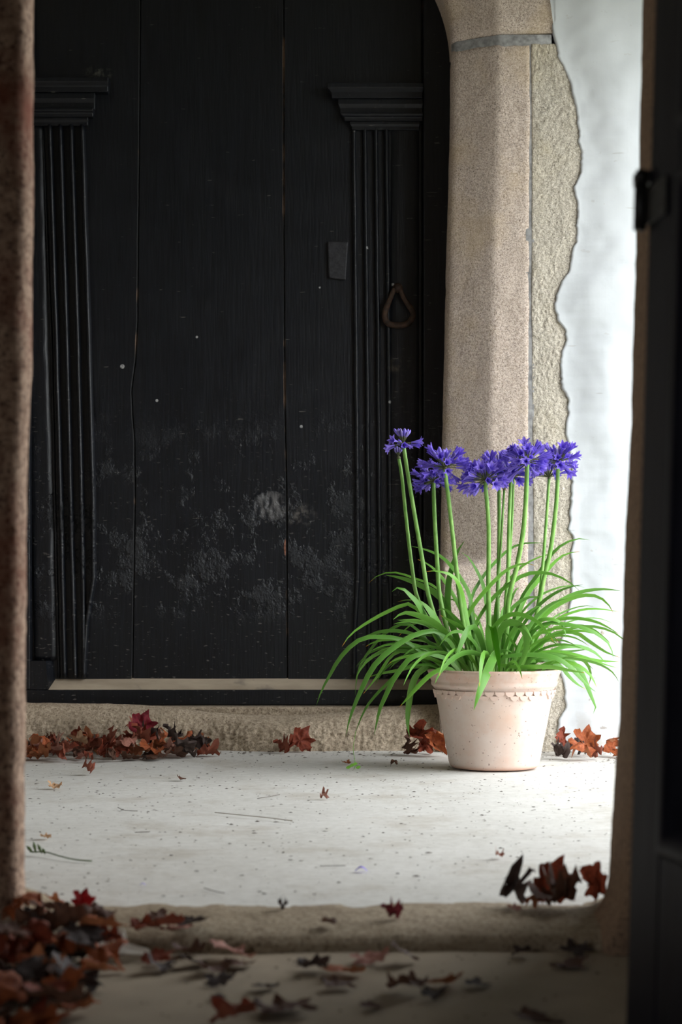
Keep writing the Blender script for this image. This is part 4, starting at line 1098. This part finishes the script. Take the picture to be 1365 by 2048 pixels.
# corner by the plaster wall
G2 = 'leaves in the corner below the plaster wall'
for a in ((7, 'russet', 1125, 5.72, .10, .015, up(-.5, .6, .9), 'reddish brown leaf leaning in the corner right of the pot'),
          (6, 'orange', 1172, 5.74, .115, .03, up(-.35, -.1, .2), 'orange brown leaf standing up against the plaster wall'),
          (1, 'orange', 1168, 5.55, .115, .0, (.35, .15, .5), 'bright orange curled leaf lying in front of the wall leaves'),
          (2, 'orange', 1215, 5.70, .105, .0, up(-.6, .3, 1.7), 'folded orange leaf below the plaster wall at the jamb'),
          (8, 'black', 1123, 5.60, .085, .0, (.5, .2, 2.1), 'shrivelled grey brown leaf beside the pot foot'),
          (4, 'black', 1165, 5.68, .08, .012, (.3, .3, .7), 'dark purple brown leaf tucked under the standing orange one'),
          (5, 'russet', 1195, 5.60, .06, .0, (.4, .3, 2.7), 'small red leaf scrap in the wall corner')):
    drop(a[0], a[1], PX(a[2], a[3]), a[3], a[4], a[5], rot=a[6], label=a[7])
# scattered on the bright floor
for a in ((6, 'tan', 110, 1578, 36, (.25, .1, .3), 'small tan leaf with a curled rim on the bright porch floor'),
          (2, 'russet', 176, 1550, 34, (.7, .2, 1.9), 'small folded reddish leaf on the floor in front of the drift'),
          (6, 'tan', 92, 1678, 32, (.15, .1, 1.2), 'flat pale brown leaf scrap beside the near jamb'),
          (3, 'brown', 362, 1561, 24, (.2, .3, .5), 'tiny olive brown leaf scrap on the bright floor'),
          (5, 'pink', 650, 1599, 22, (.2, .1, .5), 'tiny pinkish leaf scrap in the middle of the bright floor'),
          (6, 'orange', 694, 1529, 24, (.2, .1, 2.5), 'tiny orange leaf scrap below the hanging leaf tips'),
          (1, 'brown', 790, 1536, 26, (.1, .1, 1.5), 'dark leaf scrap on the floor left of the pot'),
          (4, 'russet', 180, 1524, 30, (.2, .1, 1.5), 'flat russet scrap just off the drift'),
          (0, 'pink', 1000, 1716, 30, (.2, .1, .5), 'slender pink brown leaf scrap on the floor before the pot'),
          (8, 'crimson', 788, 1838, 52, (.3, .1, 1.5), 'rolled dark red leaf alone near the threshold'),
          (8, 'black', 565, 1822, 40, (.2, .1, .4), 'small black twisted leaf on the floor before the threshold'),
          (6, 'brown', 660, 1850, 48, (.1, .1, 1.4), 'flat dark brown leaf at the edge of the threshold')):
    drop_px(a[0], a[1], a[2], a[3], a[4], .002, rot=a[5], label=a[6])
# right clump on the threshold
for a in ((3, 'russet', 1105, 3.00, .105, .012, up(-.3, .15, .4), 'large rust red leaf standing up in the clump by the brown jamb'),
          (7, 'russet', 1188, 3.00, .080, .005, up(-.6, -.4, 1.2), 'rust red leaf crumpled against the foot of the brown jamb'),
          (5, 'black', 1050, 2.98, .075, .004, (.5, .3, 1.0), 'blackened leaf at the end of the clump by the brown jamb'),
          (1, 'orange', 1075, 2.95, .05, .018, (.6, .2, 2.0), 'small bright orange leaf on the clump by the brown jamb'),
          (8, 'crimson', 1068, 3.01, .05, .028, up(-.4, .8, .6), 'small crimson leaf poking from the clump by the brown jamb'),
          (0, 'brown', 1095, 2.94, .085, .004, (.25, .2, 2.6), 'brown leaf under the rust red one by the brown jamb'),
          (2, 'brown', 1140, 2.95, .085, .006, (.4, -.2, .4), 'folded brown leaf in the middle of the clump by the brown jamb'),
          (6, 'pink', 1030, 2.94, .035, .006, (.2, .1, 1), 'pinkish leaf scrap beside the blackened leaf')):
    drop(a[0], a[1], PX(a[2], a[3]), a[3], a[4], a[5], rot=a[6], label=a[7])
# left drift at the near jamb, porch side
drop(6, 'orange', PX(115, 2.95), 2.95, .055, .008, rot=(.6, .2, 1.8), label='orange brown leaf behind the bright red one')
G1 = 'leaves drifted along the foot of the worn step'
L1 = 'curled brown maple leaf in the drift along the foot of the stone step'
pal = ['russet', 'orange', 'brown', 'russet', 'orange', 'brown', 'pink', 'black']
for i in range(64):
    t = i/63; px = lerp(40, 395, (t*7.31) % 1)+rl.uniform(-8, 8); back = rl.random()
    hgt = lerp(1.0, .55, smooth(250, 400, px))
    py = lerp(1524, 1500, back) if px < 330 else lerp(1520, 1502, back)
    Y = FY(py); z = .0 if back < .4 else rl.uniform(0, .024)*hgt
    mt = rl.choice(pal); drop(i*3+1, mt, PX(px, Y), min(Y, 5.85), rl.uniform(.075, .11), z, flat=.75, rot=(rl.uniform(-.2, .8), rl.uniform(-.5, .5), rl.uniform(0, 6.28)), label='%s curled maple leaf in the drift along the foot of the stone step' % CW[mt], group=G1)
G3 = 'leaves on the threshold at the rust-stained jamb'; L3 = 'brown maple leaf heaped on the threshold beside the rust-stained jamb'
for i in range(26):
    px = rl.uniform(60, 165); py = rl.uniform(1848, 1905); Y = FY(py, .0)
    mt = rl.choice(['brown', 'orange', 'brown', 'russet', 'black']); drop([0, 3, 6, 9, 4][i % 5], mt, PX(px, Y), Y, rl.uniform(.065, .10), rl.uniform(0, .012), flat=.6, rot=(rl.uniform(-.25, .35), rl.uniform(-.3, .3), rl.uniform(0, 6.28)), label='%s maple leaf heaped on the threshold beside the rust-stained jamb' % CW[mt], group=G3)
for i in range(6):
    px = rl.uniform(280, 400); py = rl.uniform(1828, 1868); Y = FY(py, .003)
    mt = ['russet', 'black', 'brown', 'pink', 'brown', 'russet'][i]; drop([0, 3, 6, 9][i % 4], mt, PX(px, Y), Y, rl.uniform(.06, .085), .004, flat=.5, rot=(rl.uniform(-.2, .3), rl.uniform(-.2, .2), rl.uniform(0, 6)), label='%s curled leaf in the loose cluster in the middle of the threshold' % CW[mt], group='leaves in the middle of the threshold')
# the ones that lie on top of the heaps
drop(3, 'crimson', PX(288, 5.76), 5.76, .115, .035, rot=up(-.35, .2, .5), label='deep crimson leaf standing up out of the drift against the step')
drop(6, 'red', PX(165, 2.93), 2.93, .050, .010, rot=up(-.5, .1, .3), label='bright red leaf standing in the heap by the rust-stained jamb')
drop(6, 'tan', PX(172, 5.70), 5.70, .085, .018, rot=(.5, .35, 2.2), label='pale tan leaf with upturned tip at the front of the step drift')
# left drift on the inner floor in front of the jamb
G4 = 'leaves on the inner floor below the rust-stained jamb'; L4 = 'blurred brown maple leaf piled on the inner floor below the rust-stained jamb'
for i in range(34):
    py = rl.uniform(1925, 2090); lim = lerp(195, 90, smooth(1925, 2060, py)); px = rl.uniform(-60, lim); Y = FY(py, -.032)
    if Y > 2.74: Y = 2.72
    mt = rl.choice(['orange', 'brown', 'russet', 'orange', 'brown', 'black']); drop([0, 3, 6, 9, 4][i % 5], mt, PX(px, Y), Y, rl.uniform(.07, .105), -.030+rl.uniform(0, .022), flat=.6, rot=(rl.uniform(-.3, .4), rl.uniform(-.3, .3), rl.uniform(0, 6.28)), label='%s maple leaf piled on the inner floor below the rust-stained jamb' % CW[mt], group=G4)
for i, (px, py, s_, m_) in enumerate(((255, 1950, .055, 'black'), (310, 1930, .06, 'russet'), (345, 1935, .05, 'black'), (400, 1930, .075, 'pink'), (430, 1950, .06, 'brown'), (480, 1935, .055, 'brown'), (440, 1975, .05, 'black'), (530, 1980, .04, 'black'), (620, 1945, .06, 'black'), (690, 1952, .07, 'orange'), (745, 1930, .065, 'pink'), (770, 1925, .05, 'brown'), (820, 1990, .075, 'brown'), (845, 1975, .055, 'orange'), (935, 1968, .045, 'black'), (575, 2030, .085, 'brown'), (480, 2050, .08, 'russet'), (1080, 2052, .075, 'brown'), (1135, 1935, .06, 'brown'), (1150, 1905, .05, 'black'), (1050, 1915, .04, 'black'), (740, 2020, .035, 'brown'), (440, 2000, .03, 'black'), (680, 1980, .05, 'brown'), (870, 2000, .04, 'black'))):
    Y = min(FY(py, -.032), 2.74)
    drop([0, 3, 6, 9][i % 4], m_, PX(px, Y), Y, s_*1.2, -.030, flat=.5, rot=(rl.uniform(-.2, .3), rl.uniform(-.2, .2), rl.uniform(0, 6.28)), label='%s curled leaf scattered on the inner floor below the threshold' % CW[m_], group='leaves scattered on the inner floor')

# ------------------------------------------------------------------ small things on the floor
def fallen(name, mb, mats, label, cat):
    o = mb.build(name, mats, None, True); return tag(o, label, cat)
GRN = mat_plain('sprig_green', srgb(92, 112, 66), .6, .15, 40)
def floor_line(pts, r0, z=.004): return [Vector((PX(x, FY(y, 0)), FY(y, 0), z+dz)) for x, y, dz in pts]
mb = MB(); P = catmull(floor_line([(184, 1726, 0), (150, 1725, .002), (120, 1720, .004), (92, 1714, .006), (60, 1711, .004)], 0), 14); mb.tube(P, .0016, 6)
for (x, y, dx, dz) in ((84, 1713, -.010, .020), (72, 1712, -.006, .024), (66, 1711, -.014, .014), (90, 1714, -.006, .012)):
    b = Vector((PX(x, FY(y)), FY(y), .006)); mb.tube([b, b+Vector((dx*.6, .002, dz*.6)), b+Vector((dx, .003, dz))], [.001, .004, .0006], 6)
fallen('green_sprig', mb, GRN, 'withered green sprig with a long stalk lying on the bright floor', 'sprig')
STRAW = mat_plain('straw', srgb(150, 138, 116), .7, .1, 30); TWIG = mat_plain('dark_twig', srgb(84, 72, 62), .8, .15, 30)
mb = MB(); mb.tube(catmull(floor_line([(430, 1628, 0), (490, 1634, 0), (540, 1639, 0), (585, 1645, 0)], 0), 8), .0010, 5); fallen('straw', mb, STRAW, 'long pale straw lying across the middle of the floor', 'straw')
for a, lab in (([(236, 1618, 0), (250, 1624, 0), (275, 1625, 0)], 'short bent twig on the floor before the leaf drift'), ([(515, 1600, 0), (540, 1596, 0), (560, 1592, 0)], 'thin curved stalk near the middle of the bright floor'), ([(408, 1780, 0), (430, 1787, 0), (450, 1791, 0)], 'thin dark twig near the leaf cluster on the threshold'), ([(270, 1668, 0), (300, 1667, 0)], 'short dark stalk on the pale floor beside the sprig'), ([(640, 1736, 0), (692, 1735, 0)], 'faint flat stalk beside the fallen petal')):
    mb = MB(); mb.tube(catmull(floor_line(a, 0), 6), .0008, 5); fallen('twig', mb, TWIG, lab, 'twig')
for px, py, s_, lab in ((723, 1744, 1.0, 'fallen violet petal in the middle of the floor'), (286, 1773, .45, 'tiny violet petal scrap near the threshold leaves')):
    b = Vector((PX(px, FY(py)), FY(py), .002))
    V, Fc = grid(lambda u, v: tuple(b+Vector(((v-.5)*.024*s_, (u-.5)*.016*s_*math.sin(math.pi*min(.97, max(.05, v))), .009*s_*math.sin(math.pi*v)-.004*s_*abs(u-.5)+.001))), 4, 7)
    o = mesh_obj('petal', V, Fc, PETAL); o.data.uv_layers.new(name='uv'); tag(o, lab, 'petal')
# trailing weed below the leaf tips
WEED = mat_plain('bright_weed', srgb(120, 176, 70), .5, .1, 40)
mb = MB(); Yw = FY(1541); base = Vector((PX(708, Yw), Yw, .003))
mb.tube(catmull([base, W(711, 1528, Yw+.01), W(707, 1500, Yw+.02), W(709, 1480, Yw+.03), W(712, 1462, Yw+.03)], 12), .0009, 5)
wd = mb.build('seedling', WEED, None, True); tag(wd, 'tiny bright green seedling on the floor under the hanging leaf tips', 'seedling')
for dx, dz, sx_ in ((-.012, .006, -1), (.004, .016, 0), (.010, .006, 1), (-.004, .012, -.4)):
    p = base+Vector((dx, -.004, dz)); mb = MB()
    V, Fc = grid(lambda u, v: tuple(p+Vector(((v-.5)*.016+sx_*.004, (u-.5)*.006*math.sin(math.pi*min(.96, max(.06, v))), (u-.5)*.010*math.sin(math.pi*min(.96, max(.06, v)))+.003*v))), 2, 4)
    mesh_obj('leaflet', V, Fc, WEED, wd)
# crumbs of dirt and leaf all over the floor
CRUMB = mat_plain('dirt_crumb', srgb(92, 80, 70), .95, .3, 30)
mb = MB(); rc = random.Random(77)
def crumb(x, y, s, z=0.0):
    if any(p[1].x-.012 < x < p[2].x+.012 and p[1].y-.012 < y < p[2].y+.012 for p in PLACED): return
    a = rc.uniform(0, 6.28); k = rc.choice((3, 4, 5)); st_ = rc.uniform(1, 2.4)
    V = [Vector((x+s*st_*math.cos(a+6.283*i/k)*rc.uniform(.6, 1.2), y+s*math.sin(a+6.283*i/k)*rc.uniform(.6, 1.2), z+.0005)) for i in range(k)]
    V.append(Vector((x, y, z+s*rc.uniform(.3, .9)))); mb.add(V, [(i, (i+1) % k, k) for i in range(k)])
for i in range(1500):
    y = lerp(3.05, 5.85, rc.random()**.8); x = rc.uniform(-.62, .55)*y/3.2; x = max(-1.6, min(1.5, x))
    crumb(x, y, rc.uniform(.0008, .0032)*(1.6 if rc.random() < .06 else 1), .002)
for i in range(420):   # swept up along the step and in the corner
    x = rc.uniform(-1.5, 1.1); y = 5.86-abs(rc.gauss(0, .09)); crumb(x, y, rc.uniform(.001, .005), .002)
for i in range(300): crumb(rc.gauss(.86, .12), 5.62+rc.gauss(0, .07), rc.uniform(.001, .004), .003)
for i in range(200): crumb(rc.uniform(-.6, .5), rc.uniform(2.2, 2.75), rc.uniform(.001, .003), -.031)
o = mb.build('dirt_crumbs', CRUMB); tag(o, 'fine crumbs of dirt and leaf scattered over the floor', 'dirt', kind='stuff')
